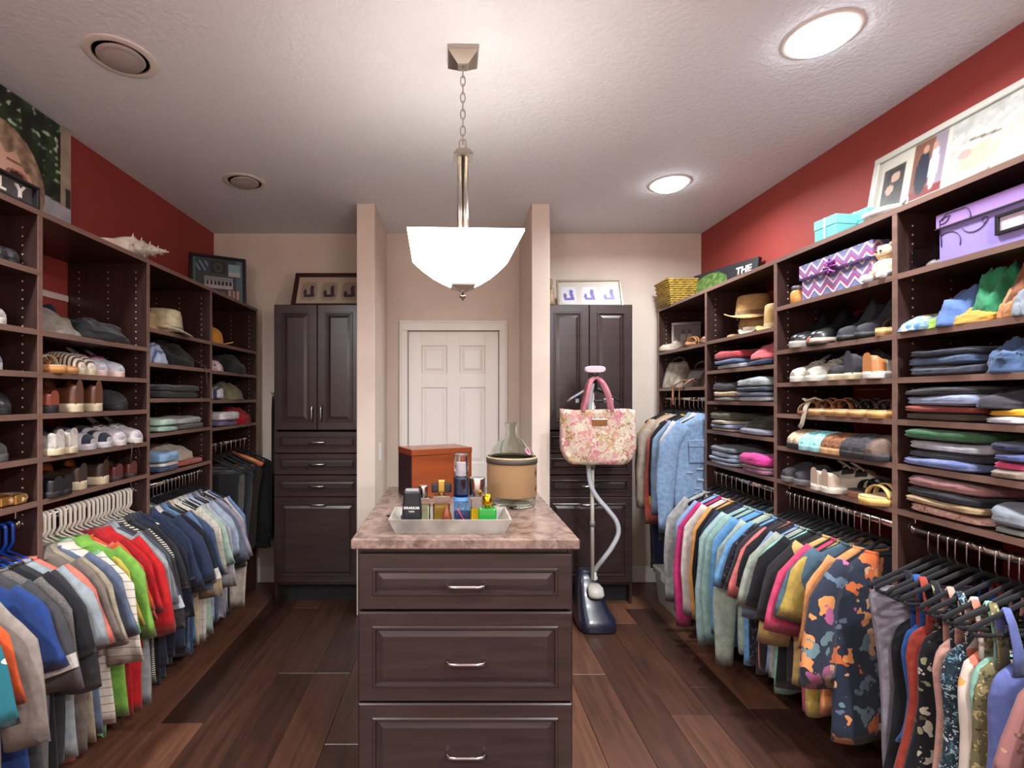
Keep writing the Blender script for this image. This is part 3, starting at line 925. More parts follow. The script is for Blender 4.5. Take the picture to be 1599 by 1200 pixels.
# --- left rails (near to far)
rail('A', 'nearest left', [
    ('tee', 'teal and yellow print tee', fabric((24, 108, 120), [(230, 170, 30), (20, 24, 30), (28, 120, 130), (220, 220, 210)], 'floral', 0.6, 0.5), BL, {'y': 1.335}),
    ('tee', 'bright orange tee', F(222, 84, 30), BL, {'y': 1.375}),
    ('tee', 'taupe tee with pale sleeves', F(150, 138, 128), BL, {'sleeve': 'half', 'y': 1.43}),
    ('tee', 'royal blue tee', F(32, 62, 132), BL, {'yaw': 6, 'y': 1.50}),
    ('polo', 'charcoal polo with white piping', F(66, 66, 70), BL, {'trim': F(196, 190, 180), 'y': 1.56}),
    ('tee', 'heather grey tee', FH((88, 84, 82), (118, 112, 108)), BL, {'sleeve': 'half', 'y': 1.595}),
    ('tee', 'black tee', F(24, 24, 28), BL, {'y': 1.622}),
    ('tee', 'dark charcoal tee', F(50, 48, 50), BL, {'sleeve': 'half', 'y': 1.648}),
    ('tee', 'pale grey-blue tee', F(150, 160, 166), BL, {'yaw': 4, 'y': 1.676}),
    ('tee', 'coral pink tee', F(226, 112, 92), BL, {'y': 1.704}),
], 1.36, 1.705, 'L', 3)
rail('B', 'white-hanger left', [
    ('polo', 'grey-brown polo', F(120, 108, 98), W_),
    ('shirt', 'khaki button shirt', F(160, 148, 122), W_, {'sleeve': 'short', 'ln': 0.82}),
    ('tee', 'slate blue tee', F(98, 112, 138), W_, {'dx': -0.015}),
    ('polo', 'cream polo with thin grey stripes', fabric((216, 208, 192), (150, 140, 128), 'hstripe', 0.8, 0.12), W_, {'dx': 0.02, 'sleeve': 'half', 'b': 0.015}),
    ('polo', 'mint green polo', F(126, 190, 120), W_),
    ('polo', 'lime green polo', F(118, 178, 62), W_, {'yaw': 5, 'b': 0.018, 'dx': 0.035, 'sleeve': 'half'}),
    ('tee', 'yellow tee', F(214, 190, 70), W_, {'dx': -0.03, 'b': 0.009}),
    ('tee', 'salmon coral tee', F(238, 108, 84), W_, {'ln': 0.84, 'dx': -0.015, 'b': 0.009}),
    ('tee', 'orange tee', F(232, 88, 36), W_),
    ('polo', 'crimson red polo', F(168, 14, 22), W_, {'ln': 0.82}),
    ('polo', 'bright red polo', F(198, 18, 24), W_, {'b': 0.015}),
    ('polo', 'scarlet red polo', F(206, 22, 26), W_, {'b': 0.017, 'dx': 0.025, 'sleeve': 'half'}),
    ('shirt', 'pale grey button shirt', F(158, 164, 164), W_, {'dx': 0.02}),
    ('polo', 'light grey polo', F(140, 146, 150), W_),
    ('polo', 'slate grey polo with white piping', F(70, 80, 92), W_, {'trim': F(170, 180, 190)}),
    ('tee', 'dark plum grey tee', F(66, 60, 66), W_, {'sleeve': 'half'}),
    ('shirt', 'cream and black striped shirt', fabric((216, 206, 184), (24, 24, 28), 'hstripe', 2.6, 0.5), W_, {'b': 0.015}),
    ('tee', 'black tee', F(22, 24, 30), W_),
    ('polo', 'charcoal polo', F(44, 44, 50), W_),
    ('shirt', 'midnight shirt with tiny dots', fabric((28, 32, 48), [(90, 100, 120), (60, 70, 92)], 'floral', 5.0, 0.22), W_),
    ('polo', 'navy polo', F(32, 42, 66), W_),
    ('polo', 'dark navy polo', F(22, 28, 48), W_),
    ('tee', 'ink blue tee', F(36, 50, 80), W_),
], 1.785, 2.335, 'L', 4)
rail('C', 'third left', [
    ('polo', 'dusk navy polo', F(40, 54, 84), W_),
    ('polo', 'black polo with white cuffs', F(22, 26, 36), W_, {'trim': F(200, 196, 186)}),
    ('shirt', 'blue paisley shirt', fabric((60, 84, 116), [(150, 166, 184), (104, 128, 156), (36, 56, 90)], 'floral', 3.2, 0.34), W_, {'b': 0.016}),
    ('shirt', 'light denim blue shirt', F(98, 128, 172), BK, {'b': 0.016}),
    ('polo', 'faded navy polo', F(62, 82, 114), BK),
    ('shirt', 'butter yellow shirt', F(208, 184, 138), BK, {'ln': 0.82}),
    ('shirt', 'cream windowpane check shirt', fabric((212, 204, 190), (160, 152, 146), 'plaid', 1.1, 0.12), BK, {'b': 0.018, 'yaw': 5}),
    ('tee', 'pale mint tee', F(164, 192, 172), BK),
    ('shirt', 'coral floral shirt', fabric((196, 190, 176), [(190, 92, 80), (206, 140, 120), (120, 130, 110)], 'floral', 1.6, 0.4), BK),
    ('shirt', 'pale grey check shirt', fabric((186, 186, 190), (150, 154, 164), 'plaid', 1.4, 0.2), BK),
    ('polo', 'ice blue polo', F(160, 174, 196), BK),
    ('polo', 'slate polo', F(92, 102, 122), BK),
    ('polo', 'lavender polo', F(150, 144, 164), BK, {'b': 0.016}),
    ('shirt', 'black and white print shirt', fabric((36, 36, 40), [(190, 190, 190), (90, 90, 96)], 'floral', 2.0, 0.3), BK),
    ('shirt', 'olive green shirt', F(70, 74, 56), BK),
    ('long', 'cream long-sleeve shirt', F(206, 194, 178), BK, {'b': 0.018, 'ln': 0.86}),
    ('long', 'sky blue long-sleeve shirt', F(112, 140, 190), BK, {'b': 0.016, 'ln': 0.86}),
], 2.40, 2.945, 'L', 5)
rail('D', 'farthest left', [
    ('trousers', 'black dress trousers', F(18, 18, 20), BK, {'wid': 1.1}),
    ('trousers', 'charcoal trousers', F(44, 44, 48), BK),
    ('trousers', 'mid grey trousers', F(104, 102, 100), BK),
    ('trousers', 'navy grey trousers', F(50, 52, 62), BK, {'wid': 1.2}),
    ('trousers', 'light grey trousers', F(130, 126, 122), BK),
    ('trousers', 'dark brown trousers', F(52, 44, 38), WD, {'wid': 1.2}),
    ('long', 'black suit jacket', F(16, 16, 18), BK, {'ln': 0.78, 'b': 0.024}),
    ('trousers', 'ash grey trousers', F(92, 90, 86), BK, {'wid': 1.4}),
], 3.10, 3.60, 'L', 6)
# --- right rails (near to far)
M_FLORAL = fabric((38, 46, 66), [(226, 110, 50), (232, 178, 130), (196, 96, 150), (110, 140, 150), (236, 150, 80), (96, 116, 140)], 'floral', 0.85, 0.46)
M_VINE = fabric((20, 20, 26), [(206, 200, 176), (150, 150, 110), (190, 184, 160), (90, 84, 50)], 'floral', 1.1, 0.36)
M_SPECK = fabric((28, 44, 56), [(150, 178, 184), (90, 132, 146), (190, 204, 204), (50, 82, 98)], 'floral', 2.4, 0.42)
rail('R4', 'nearest right', [
    ('tee', 'pink and brown print top', fabric((150, 96, 90), [(196, 120, 160), (110, 70, 60), (170, 130, 100)], 'floral', 0.8, 0.5), BK, {'y': 1.120 }),
    ('tee', 'charcoal grey tee', F(50, 52, 54), BK, {'yaw': 14, 'y': 1.170 }),
    ('tank', 'periwinkle blue tank top', F(96, 108, 172), BK, {'ln': 0.86, 'wid': 1.1, 'b': 0.02, 'y': 1.340 }),
    ('tank', 'olive and gold print top', fabric((120, 110, 70), [(190, 170, 110), (70, 60, 40)], 'floral', 2.0, 0.4), BK, {'y': 1.365 }),
    ('dress', 'mint green dress', F(136, 190, 168), BK, {'ln': 0.94, 'wid': 0.8, 'y': 1.390 }),
    ('tank', 'cream and coral print top', fabric((222, 206, 190), [(222, 120, 96), (230, 190, 150), (230, 170, 80)], 'floral', 0.8, 0.4), BK, {'ln': 0.70, 'y': 1.415 }),
    ('dress', 'teal speckled long dress', M_SPECK, BK, {'ln': 0.95, 'wid': 1.25, 'b': 0.024, 'y': 1.450 }),
    ('dress', 'blush pink dress', F(206, 152, 136), BK, {'ln': 0.9, 'wid': 0.9, 'y': 1.495 }),
    ('dress', 'black dress with cream vine print', M_VINE, BK, {'ln': 0.95, 'wid': 1.1, 'b': 0.02, 'y': 1.530 }),
    ('dress', 'rust red long dress', F(172, 58, 42), BK, {'ln': 0.95, 'wid': 1.0, 'y': 1.565 }),
    ('tank', 'cobalt blue tank top', F(30, 84, 160), BK, {'ln': 0.66, 'y': 1.590 }),
    ('dress', 'black dress', F(14, 14, 18), BK, {'ln': 0.9, 'wid': 0.95, 'y': 1.620 }),
    ('trousers', 'lilac grey trousers', F(136, 130, 142), BK, {'ln': 0.86, 'wid': 1.3, 'y': 1.655 }),
], 1.30, 1.70, 'R', 7)
rail('R3', 'second right', [
    ('blouse', 'navy blouse with orange blossoms', M_FLORAL, BK, {'b': 0.026, 'yaw': 10, 'sleeve': 'half', 'wid': 1.05, 'y': 1.845}),
    ('long', 'light orange ribbed top', F(224, 146, 84), BK, {'sleeve': 'half', 'b': 0.02, 'ln': 0.84, 'yaw': 8, 'y': 1.89}),
    ('tee', 'slate teal tee', F(72, 104, 122), BK, {'y': 1.925}),
    ('tee', 'mustard yellow knit tee', F(186, 156, 68), BK, {'b': 0.022, 'yaw': 6, 'y': 1.96}),
    ('tee', 'hot pink tee', F(214, 62, 104), BK, {'y': 1.99}),
    ('tee', 'pale mustard tee', F(204, 170, 100), BK, {'sleeve': 'half', 'y': 2.02}),
    ('tee', 'charcoal tee', F(44, 42, 44), BK, {'b': 0.02, 'y': 2.055}),
    ('tee', 'black tee with aqua hem', F(26, 26, 30), BK, {'y': 2.09}),
    ('tee', 'aqua green tee', F(126, 188, 172), BK, {'y': 2.12}),
    ('tee', 'sage grey tee', F(160, 168, 152), BK, {'y': 2.15}),
    ('tee', 'chambray blue tee', F(128, 148, 186), BK, {'b': 0.018, 'sleeve': 'half', 'y': 2.185}),
    ('tee', 'soot black tee', F(34, 32, 36), BK, {'y': 2.215}),
    ('tee', 'coral tee', F(218, 108, 104), BK, {'y': 2.24}),
    ('tee', 'graphite tee with pink logo', F(48, 44, 48), BK, {'y': 2.27}),
    ('blouse', 'black floral blouse', fabric((24, 24, 34), [(60, 70, 100), (96, 84, 100)], 'floral', 2.0, 0.3), BK, {'y': 2.30}),
    ('tee', 'azure blue tee', F(100, 160, 214), BK, {'y': 2.33}),
], 1.84, 2.33, 'R', 8)
rail('R2', 'third right', [
    ('cardigan', 'pale sage cardigan', F(168, 184, 166), BK, {'ln': 0.86}),
    ('long', 'sky blue long-sleeve top', F(96, 158, 214), BK),
    ('cardigan', 'seafoam cardigan', F(140, 178, 170), BK, {'b': 0.022, 'ln': 0.88}),
    ('cardigan', 'light aqua cardigan', F(156, 190, 190), BK, {'b': 0.022, 'ln': 0.88}),
    ('long', 'navy long-sleeve top', F(38, 44, 72), BK, {'b': 0.02, 'ln': 0.86}),
    ('long', 'black long-sleeve top', F(24, 24, 30), BK),
    ('cardigan', 'apricot orange cardigan', F(222, 150, 72), BK, {'b': 0.026, 'ln': 0.86}),
    ('cardigan', 'cream white cardigan', F(216, 206, 196), BK, {'b': 0.02, 'ln': 0.84}),
    ('long', 'magenta pink top', F(204, 40, 110), BK, {'ln': 0.7}),
    ('long', 'blue dip-dyed top', fabric((140, 168, 214), (36, 50, 92), 'ombre'), BK, {'b': 0.02, 'ln': 0.74}),
    ('dress', 'black skirt dress with beige flowers', fabric((26, 24, 28), [(170, 150, 120), (120, 100, 84)], 'floral', 2.0, 0.36), BK, {'ln': 0.9}),
    ('long', 'grey-white distressed denim top', fabric((186, 184, 180), (150, 150, 150), 'heather', 0.15), BK, {'b': 0.02, 'ln': 0.7}),
], 2.41, 2.975, 'R', 9)
rail('R1', 'farthest right', [
    ('jacket', 'light blue distressed denim jacket', fabric((112, 146, 186), (140, 170, 204), 'heather', 0.2), BK, {'b': 0.03, 'yaw': 2, 'ln': 0.78, 'y': 3.09}),
    ('shirt', 'white collared shirt', F(204, 204, 208), BK, {'sleeve': 'long', 'ln': 0.8, 'y': 3.15}),
    ('shirt', 'pale denim long-sleeve shirt', F(134, 164, 198), BK, {'sleeve': 'long', 'ln': 0.84, 'y': 3.20}),
    ('sweater', 'black sweater with yellow cuffs', F(26, 26, 32), BK, {'trim': F(226, 178, 40), 'y': 3.26, 'b': 0.024, 'ln': 1.0}),
    ('long', 'coral long-sleeve top', F(226, 104, 92), BK, {'y': 3.32, 'ln': 0.80, 'b': 0.012, 'dx': -0.03}),
    ('cardigan', 'long oatmeal knit cardigan', F(190, 170, 150), BK, {'y': 3.39, 'b': 0.045, 'ln': 0.9, 'dx': 0.03}),
    ('cardigan', 'caramel tan cardigan', F(202, 148, 92), BK, {'y': 3.47, 'b': 0.045, 'ln': 0.86, 'dx': 0.02}),
    ('trousers', 'long navy trousers', F(28, 34, 66), BK, {'y': 3.53, 'ln': 1.25, 'wid': 1.4, 'b': 0.03}),
    ('trousers', 'long black trousers', F(16, 17, 22), BK, {'y': 3.60, 'ln': 1.25, 'wid': 1.4, 'b': 0.03}),
], 3.10, 3.60, 'R', 10)
# pockets, flaps and worn patches of the denim jacket that faces the camera
for g in [o for o in col.objects if o.name.startswith('denim_jacket')]:
    mj = g.children[0].data.materials[0]
    yy = 0.040
    for sd in (-1, 1):
        MB().box(sd * 0.055, sd * 0.155, yy, yy + 0.006, -0.40, -0.27, 0.003).build('chest_pocket', mj, g)
        MB().box(sd * 0.05, sd * 0.16, yy + 0.005, yy + 0.012, -0.30, -0.255, 0.003).build('pocket_flap', mj, g)
        rr = random.Random(3 + sd)
        for q in range(9):
            xx, zz = sd * rr.uniform(0.05, 0.16), rr.uniform(-0.66, -0.42)
            MB().box(xx - rr.uniform(0.008, 0.022), xx + rr.uniform(0.008, 0.022), yy + 0.002, yy + 0.0065, zz, zz + rr.uniform(0.004, 0.012)).build('frayed_patch', fabric((190, 204, 220)), g)
    MB().box(-0.215, 0.215, -0.03, 0.042, -0.73, -0.69, 0.008).build('waistband', mj, g)
# ------------------------------------------------------------------ things on the shelves: builders
def lerp_keys(t, ks):
    for i in range(len(ks) - 1):
        if ks[i][0] <= t <= ks[i + 1][0]:
            f = (t - ks[i][0]) / (ks[i + 1][0] - ks[i][0])
            f = f * f * (3 - 2 * f)
            return ks[i][1] + (ks[i + 1][1] - ks[i][1]) * f
    return ks[-1][1]
WF = [(0, .42), (.04, .62), (.12, .72), (.3, .72), (.45, .78), (.6, .94), (.72, 1.0), (.84, .93), (.93, .72), (1, .36)]
WFP = [(0, .42), (.04, .60), (.12, .68), (.3, .66), (.45, .74), (.6, .9), (.7, .95), (.82, .80), (.93, .50), (1, .2)]
HT = {'sneaker': [(0, .075), (.05, .082), (.25, .070), (.45, .080), (.6, .070), (.75, .052), (.92, .042), (1, .022)],
      'boot': [(0, .095), (.05, .105), (.25, .098), (.42, .105), (.5, .088), (.65, .065), (.8, .050), (.93, .042), (1, .02)],
      'chelsea': [(0, .16), (.05, .17), (.3, .17), (.40, .165), (.48, .11), (.62, .07), (.8, .05), (.93, .04), (1, .02)],
      'dress': [(0, .058), (.05, .064), (.25, .052), (.42, .060), (.55, .058), (.7, .045), (.88, .038), (1, .018)],
      'slipper': [(0, .03), (.05, .035), (.3, .035), (.42, .045), (.55, .07), (.7, .07), (.85, .06), (.95, .04), (1, .02)]}
OPEN = {'sneaker': (.03, .5), 'boot': (.03, .40), 'chelsea': (.03, .38), 'dress': (.03, .46), 'slipper': (.03, .5)}
def shoe(style, label, loc, yaw, upper, sole, lining=None, L_=0.28, W=0.098, lace=None, soleh=0.026, group=None, name=None, heel=0.0, accent=None, flat=False, roll=0.0):
    nm = name or {'sneaker': 'sneaker', 'boot': 'boot', 'chelsea': 'ankle_boot', 'dress': 'dress_shoe', 'slipper': 'slipper', 'sandal': 'sandal'}[style]
    ct_ = {'boot': 'boot', 'chelsea': 'boot', 'slipper': 'slipper', 'sandal': 'sandal'}.get(style, 'shoe')
    t = thing(nm, label, ct_, loc, yaw, group, rot=(roll, 0, yaw) if roll else None)
    wk = WFP if style == 'dress' or heel > 0.04 else WF
    hz = lambda q: heel * max(0.0, 1 - q / 0.62) ** 0.8 if heel else 0.0
    # sole outline
    nt = 22
    def outline(sc, z, dz=True):
        up = []; dn = []
        for i in range(nt):
            q = i / (nt - 1)
            w = W / 2 * lerp_keys(q, wk) * sc
            if i in (0, nt - 1): w *= 0.75
            zz = z + (hz(q) if dz else 0)
            x = (q - .5) * L_ * (1.0 + 0.02 * (sc - 1))
            up.append((x, w, zz)); dn.append((x, -w, zz))
        return up + dn[::-1]
    s = MB().loft([outline(.97, 0.0, heel < 0.03), outline(1.02, 0.004, heel < 0.03)] + ([outline(1.02, soleh * .6), outline(1.03, soleh)] if heel < 0.03 or style == 'sandal' and heel < 0.03 else []) + ([] if heel < 0.03 else []), True, True, 0, True) if heel < 0.03 else MB().loft([outline(.98, 0.004), outline(1.0, soleh)], True, True)
    s.build('sole', sole, t)
    if heel >= 0.03:
        if flat:   # wedge: solid from floor to foot bed
            MB().loft([outline(.96, 0.0, False), outline(1.0, soleh * 0.9, True)], True, True).build('wedge', accent or sole, t)
        else:
            MB().loft([[(-L_ * .5 + dx * 0.9 + L_ * .02, dy, zz) for dx, dy in ((0, -.02), (.045, -.024), (.05, 0), (.045, .024), (0, .02))] for zz in (0, heel * .6, heel + 0.006)], True, True).build('heel', accent or sole, t)
    if style == 'sandal':
        bed = MB().loft([outline(.96, soleh), outline(.95, soleh + 0.004)], True, True); bed.build('footbed', lining or upper, t)
        for q, hh in ((.74, .042), (.62, .048)):
            w = W / 2 * lerp_keys(q, wk)
            z0 = soleh + hz(q)
            MB().tube([((q - .5) * L_, math.cos(a_) * w * 1.0, z0 + math.sin(a_) * hh) for a_ in [math.pi * k / 10 for k in range(11)]], 0.011, 8, flat=0.25, up=(0, 1, 0.001)).build('strap', upper, t)
        if accent:
            w = W / 2 * lerp_keys(.12, wk)
            MB().tube([((.12 - .5) * L_ - math.sin(a_) * 0.02, math.cos(a_) * w, soleh + hz(.12) + 0.055) for a_ in [math.pi * k / 10 for k in range(11)]], 0.007, 8, flat=0.3).build('ankle_strap', accent, t)
        return t
    ks = HT[style]; o0, o1 = OPEN[style]
    n1, n2 = 20, 15
    v = []; mi = []
    for i in range(n1):
        q = i / (n1 - 1)
        w = W / 2 * lerp_keys(q, wk) * (0.96 if q < .9 else 0.93)
        h = lerp_keys(q, ks) * (L_ / 0.28)
        for k in range(n2):
            th = math.radians(-90 + 180 * k / (n2 - 1))
            sn, cs = math.sin(th), abs(math.cos(th))
            narrow = 1.0
            lat = w * se(sn, .8)
            z = h * cs ** (.55 if q > .1 else .34) if cs > 1e-6 else 0
            if o0 < q < o1 and abs(sn) < .80:
                z = h * .30; lat *= .72
            if style in ('boot', 'chelsea') and q < 0.45 and z > 0.07: lat *= 0.86
            v.append(((q - .5) * L_ * (.985 if style != 'chelsea' else .97), lat, soleh - 0.004 + hz(q) + z))
    f = []; mm = []
    for i in range(n1 - 1):
        for k in range(n2 - 1):
            f.append((i * n2 + k, i * n2 + k + 1, (i + 1) * n2 + k + 1, (i + 1) * n2 + k))
            q = (i + .5) / (n1 - 1); sn = math.sin(math.radians(-90 + 180 * (k + .5) / (n2 - 1)))
            mm.append(1 if (o0 - .02 < q < o1 + .01 and abs(sn) < .84) else (2 if accent and q < 0.16 else 0))
    mb = MB(); mb.add(v, f, 0, True); mb.m = mm
    mb.f.append(tuple(range(n2))); mb.m.append(2 if accent else 0); mb.s.append(False)
    mb.f.append(tuple((n1 - 1) * n2 + k for k in range(n2))); mb.m.append(0); mb.s.append(False)
    mb.build('upper', [upper, lining or plain((28, 24, 22), 0.8), accent or upper], t)
    if lace:
        lc = MB()
        for j in range(4):
            q = .50 + .05 * j
            w = W / 2 * lerp_keys(q, wk) * .5
            h = lerp_keys(q, ks) * (L_ / 0.28) + soleh - 0.003 + hz(q)
            lc.tube([((q - .5) * L_, -w, h * .93), ((q - .5) * L_ + .005, 0, h + .002), ((q - .5) * L_, w, h * .93)], 0.003, 6)
        lc.build('laces', lace, t)
        tg = MB().loft([[((q - .5) * L_ * .985, yy, soleh + lerp_keys(q, ks) * (L_ / .28) * e + ez) for yy, ez in ((-.018, 0), (0, .004), (.018, 0))] for q, e in ((.40, 1.22), (.45, 1.08), (.52, .97))], False, False, closed=False)
        tg.build('tongue', upper, t)
    return t

def folded_mesh(w, d, h, seed, crumple=0.0):
    """soft folded slab, x = depth, y = width; a crease runs round its middle"""
    rg = random.Random(seed)
    nu, nv = 36, 15
    off = Vector((rg.random() * 50, rg.random() * 50, rg.random() * 50))
    sk = rg.uniform(-.06, .06)
    rings = []
    for j in range(nv):
        ph = -math.pi / 2 + math.pi * j / (nv - 1)
        cz, sz = abs(math.cos(ph)), math.sin(ph)
        r = cz ** .36 if cz > 1e-6 else 0.0
        r = max(r, 0.02)
        zz = h / 2 * (1 + se(sz, .7))
        ring = []
        for k in range(nu):
            an = 2 * math.pi * k / nu
            x = d / 2 * r * se(math.cos(an), .38); y = w / 2 * r * se(math.sin(an), .38)
            p = Vector((x, y, zz))
            nz = noise.noise(p * 9 + off); n2 = noise.noise(p * 26 + off)
            cr = 1 - (0.045 * math.exp(-((zz - h * .48) / (h * .10)) ** 2)) - 0.02 * math.exp(-((zz - h * .76) / (h * .06)) ** 2)
            am = 0.20 + crumple
            x = x * cr * (1 + am * .5 * nz) + sk * y
            y = y * cr * (1 + am * .35 * n2)
            z2 = zz * (1 + (am * 1.5) * nz + am * .6 * n2)
            if zz < h * .12: z2 = zz
            ring.append((x, y, max(0.0, z2)))
        rings.append(ring)
    return MB().loft(rings, True, True)
def pile_mesh(w, d, h, seed, rough=1.0, sharp=1.0):
    """crumpled heap of cloth"""
    rg = random.Random(seed); off = Vector((rg.random() * 50, rg.random() * 50, rg.random() * 50))
    nu, nv = 44, 18
    rings = []
    for j in range(nv):
        g = j / (nv - 1)
        ring = []
        for k in range(nu):
            an = 2 * math.pi * k / nu
            r = max(0.02, (1 - g ** 1.6) ** .55) if g < 1 else 0.02
            p = Vector((math.cos(an) * r, math.sin(an) * r, g))
            q = p * 2.2 * sharp + off
            nz = noise.noise(q) * .8 + abs(noise.noise(q * 2.3)) * .5 - .15 + noise.noise(q * 5) * .16
            rr = 1 + .22 * rough * nz
            zz = h * (g ** .9) * (1 + .38 * rough * noise.noise(Vector((math.cos(an) * r * 2.6, math.sin(an) * r * 2.6, 0)) * sharp + off)) + (h * .12 * rough * abs(noise.noise(q * 3)) if g > .1 else 0)
            ring.append((d / 2 * se(math.cos(an), .7) * r * rr, w / 2 * se(math.sin(an), .7) * r * rr, max(0, zz)))
        rings.append(ring)
    return MB().loft(rings, True, True)
fseed = [0]
def folded(label, mat, loc, w, d, h, yaw=0.0, cat='clothes', group=None, name='folded_garment', crumple=0.03):
    fseed[0] += 1
    o = folded_mesh(w, d, h, fseed[0] * 13, crumple).build(name, mat, None, loc=loc, rotz=yaw)
    return tag(o, label, cat, group)
def pile(label, mat, loc, w, d, h, yaw=0.0, cat='clothes', name='crumpled_garment', rough=1.0, sharp=1.0, group=None):
    fseed[0] += 1
    o = pile_mesh(w, d, h, fseed[0] * 17, rough, sharp).build(name, mat, None, loc=loc, rotz=yaw)
    return tag(o, label, cat, group)
BAYN = {'A': 'nearest left bay', 'B': 'second left bay', 'C': 'third left bay', 'D': 'farthest left bay', 'R4': 'nearest right bay', 'R3': 'second right bay', 'R2': 'third right bay', 'R1': 'farthest right bay'}
def zsh(bay, i): return SHELVES[bay][i]
def spot(side, u, d, bay, i, hw=0.055):
    """place on a shelf: u = column of its front in the photograph, d = distance of its middle behind the shelf front"""
    y = yl(u, .03) if side == 'L' else yr(u, .03)
    y0, y1 = BAYS[bay]
    y = max(y0 + .012 + hw, min(y1 - .012 - hw, y))
    return (XFL - d if side == 'L' else XFR + d, y, zsh(bay, i))
def where(bay, i):
    return '%s shelf of the %s' % (ORD[i] if not (bay in 'B') else ORD[i], BAYN[bay])
def stack(side, u, d, bay, i, items, w, dep, note=''):
    """items bottom to top: (description, material, height[, width factor])"""
    x, y, z = spot(side, u, d, bay, i, w / 2 + .01)
    rg = random.Random(int(u * 7 + i))
    n = len(items)
    for k, it in enumerate(items):
        ds, mt, h = it[:3]; f = it[3] if len(it) > 3 else 1.0
        pos = '' if n == 1 else (', bottom of its stack' if k == 0 else ', top of its stack' if k == n - 1 else ', in its stack')
        folded('%s%s, %s' % (ds, pos, where(bay, i)), mt, (x + rg.uniform(-.01, .01), y + rg.uniform(-.008, .008), z), w * f, dep, h * 1.06, rg.uniform(-.06, .06), group='folded clothes on the right shelves' if side == 'R' else 'folded clothes on the left shelves')
        z += h
DK = lambda c: tuple(int(a * 0.88) for a in c)
LE = lambda *c: plain(DK(c), 0.32, coat=0.2)         # leather
SU = lambda *c: mottled(DK(c), tuple(min(255, int(a * 1.2) + 4) for a in c), 40, 0.85)   # suede
RU = lambda *c: plain(DK(c), 0.6)
def pair(side, u1, u2, d, bay, i, style, ds, toe_out, upper, sole, **kw):
    for u, wd in ((u1, 'nearer'), (u2, 'farther')):
        x, y, z = spot(side, u, d, bay, i)
        yaw = (0 if toe_out else math.pi) if side == 'L' else (math.pi if toe_out else 0)
        shoe(style, '%s %s, %s' % (wd, ds, where(bay, i)), (x, y, z), yaw + random.Random(int(u)).uniform(-.12, .12), upper, sole, group='shoes on the %s shelves' % ('left' if side == 'L' else 'right'), **kw)
def one(side, u, d, bay, i, style, ds, toe_out, upper, sole, yaw=0.0, dz=0.0, **kw):
    x, y, z = spot(side, u, d, bay, i)
    a = (0 if toe_out else math.pi) if side == 'L' else (math.pi if toe_out else 0)
    return shoe(style, '%s, %s' % (ds, where(bay, i)), (x, y, z + dz), a + yaw, upper, sole, group='shoes on the %s shelves' % ('left' if side == 'L' else 'right'), **kw)

# ------------------------------------------------------------------ left shelves
CRM = RU(214, 200, 166); WHT = RU(218, 214, 206); BLKR = RU(24, 24, 26)
pair('L', 2, 24, .16, 'A', 0, 'boot', 'glossy dark grey boot', True, LE(60, 60, 64), BLKR, lace=RU(40, 40, 42), L_=.26, W=.085)
pair('L', -30, 0, .17, 'A', 1, 'sneaker', 'pale grey sneaker', True, SU(176, 178, 170), WHT, lace=WHT)
pair('L', -35, -6, .17, 'A', 2, 'sneaker', 'blue-grey sneaker', True, SU(112, 124, 142), WHT, lace=WHT)
pair('L', -25, 2, .16, 'A', 3, 'slipper', 'black leather mule', True, LE(44, 46, 52), BLKR)
pair('L', -20, 4, .16, 'A', 4, 'sneaker', 'dark grey sneaker', True, SU(72, 74, 76), RU(96, 96, 96), lace=RU(150, 150, 150))
def coil(label, loc, r, mat, turns=3):
    p = [(r * (1 - .10 * k / 16 / turns * 3) * math.cos(2 * math.pi * k / 16), r * (1 - .10 * k / 16 / turns * 3) * math.sin(2 * math.pi * k / 16), 0.016) for k in range(16 * turns)]
    t = thing('coiled_belt', label, 'belt', loc)
    MB().tube(p, 0.016, 8, flat=1.0, up=(0, 0, 1)).build('strap', mat, t)
    MB().box(r - .004, r + .012, -.022, .022, 0.001, 0.034, .003).build('buckle', plain((198, 160, 90), 0.3, 1.0), t)
    return t
coil('coiled cognac leather belt, bottom shelf of the nearest left bay', spot('L', 8, .09, 'A', 5), .055, LE(176, 96, 44), 2)
coil('coiled cream woven belt beside the cognac belt', spot('L', 27, .075, 'A', 5), .055, LE(196, 166, 136), 2)
# second bay
x, y, z = spot('L', 97, .16, 'B', 0)
pile('grey-beige sweater heaped on the %s' % where('B', 0), F(158, 150, 136), (x, y, z), .24, .30, .11, rough=.8)
x, y, z = spot('L', 150, .15, 'B', 0)
pile('navy jeans bunched behind a grey sweater on the second left bay', F(36, 46, 66), (x - .08, y - .02, z), .16, .16, .13)
pile('black trousers thrown on the %s' % where('B', 0), F(36, 37, 40), (x + .03, y + .05, z), .34, .26, .095, rough=1.1)
one('L', 78, .11, 'B', 1, 'sandal', 'cream flat-bed sandal with tan wedge', True, LE(206, 190, 160), RU(196, 138, 76), heel=.045, flat=True, accent=LE(206, 132, 62))
one('L', 103, .13, 'B', 1, 'sandal', 'tan leather wedge sandal', True, LE(204, 126, 58), RU(202, 150, 96), heel=.04, flat=True)
MSTR = fabric((224, 214, 196), (92, 66, 52), 'vstripe', 1.8, .45)
pair('L', 118, 138, .14, 'B', 1, 'slipper', 'brown-striped canvas slip-on', True, MSTR, CRM)
pair('L', 160, 186, .15, 'B', 1, 'sneaker', 'pink and grey running sneaker', True, SU(176, 178, 186), RU(228, 196, 186), lace=RU(160, 40, 110), accent=RU(206, 130, 150))
one('L', 74, .14, 'B', 2, 'dress', 'reddish brown leather dress shoe', False, LE(140, 62, 36), BLKR, soleh=.03)
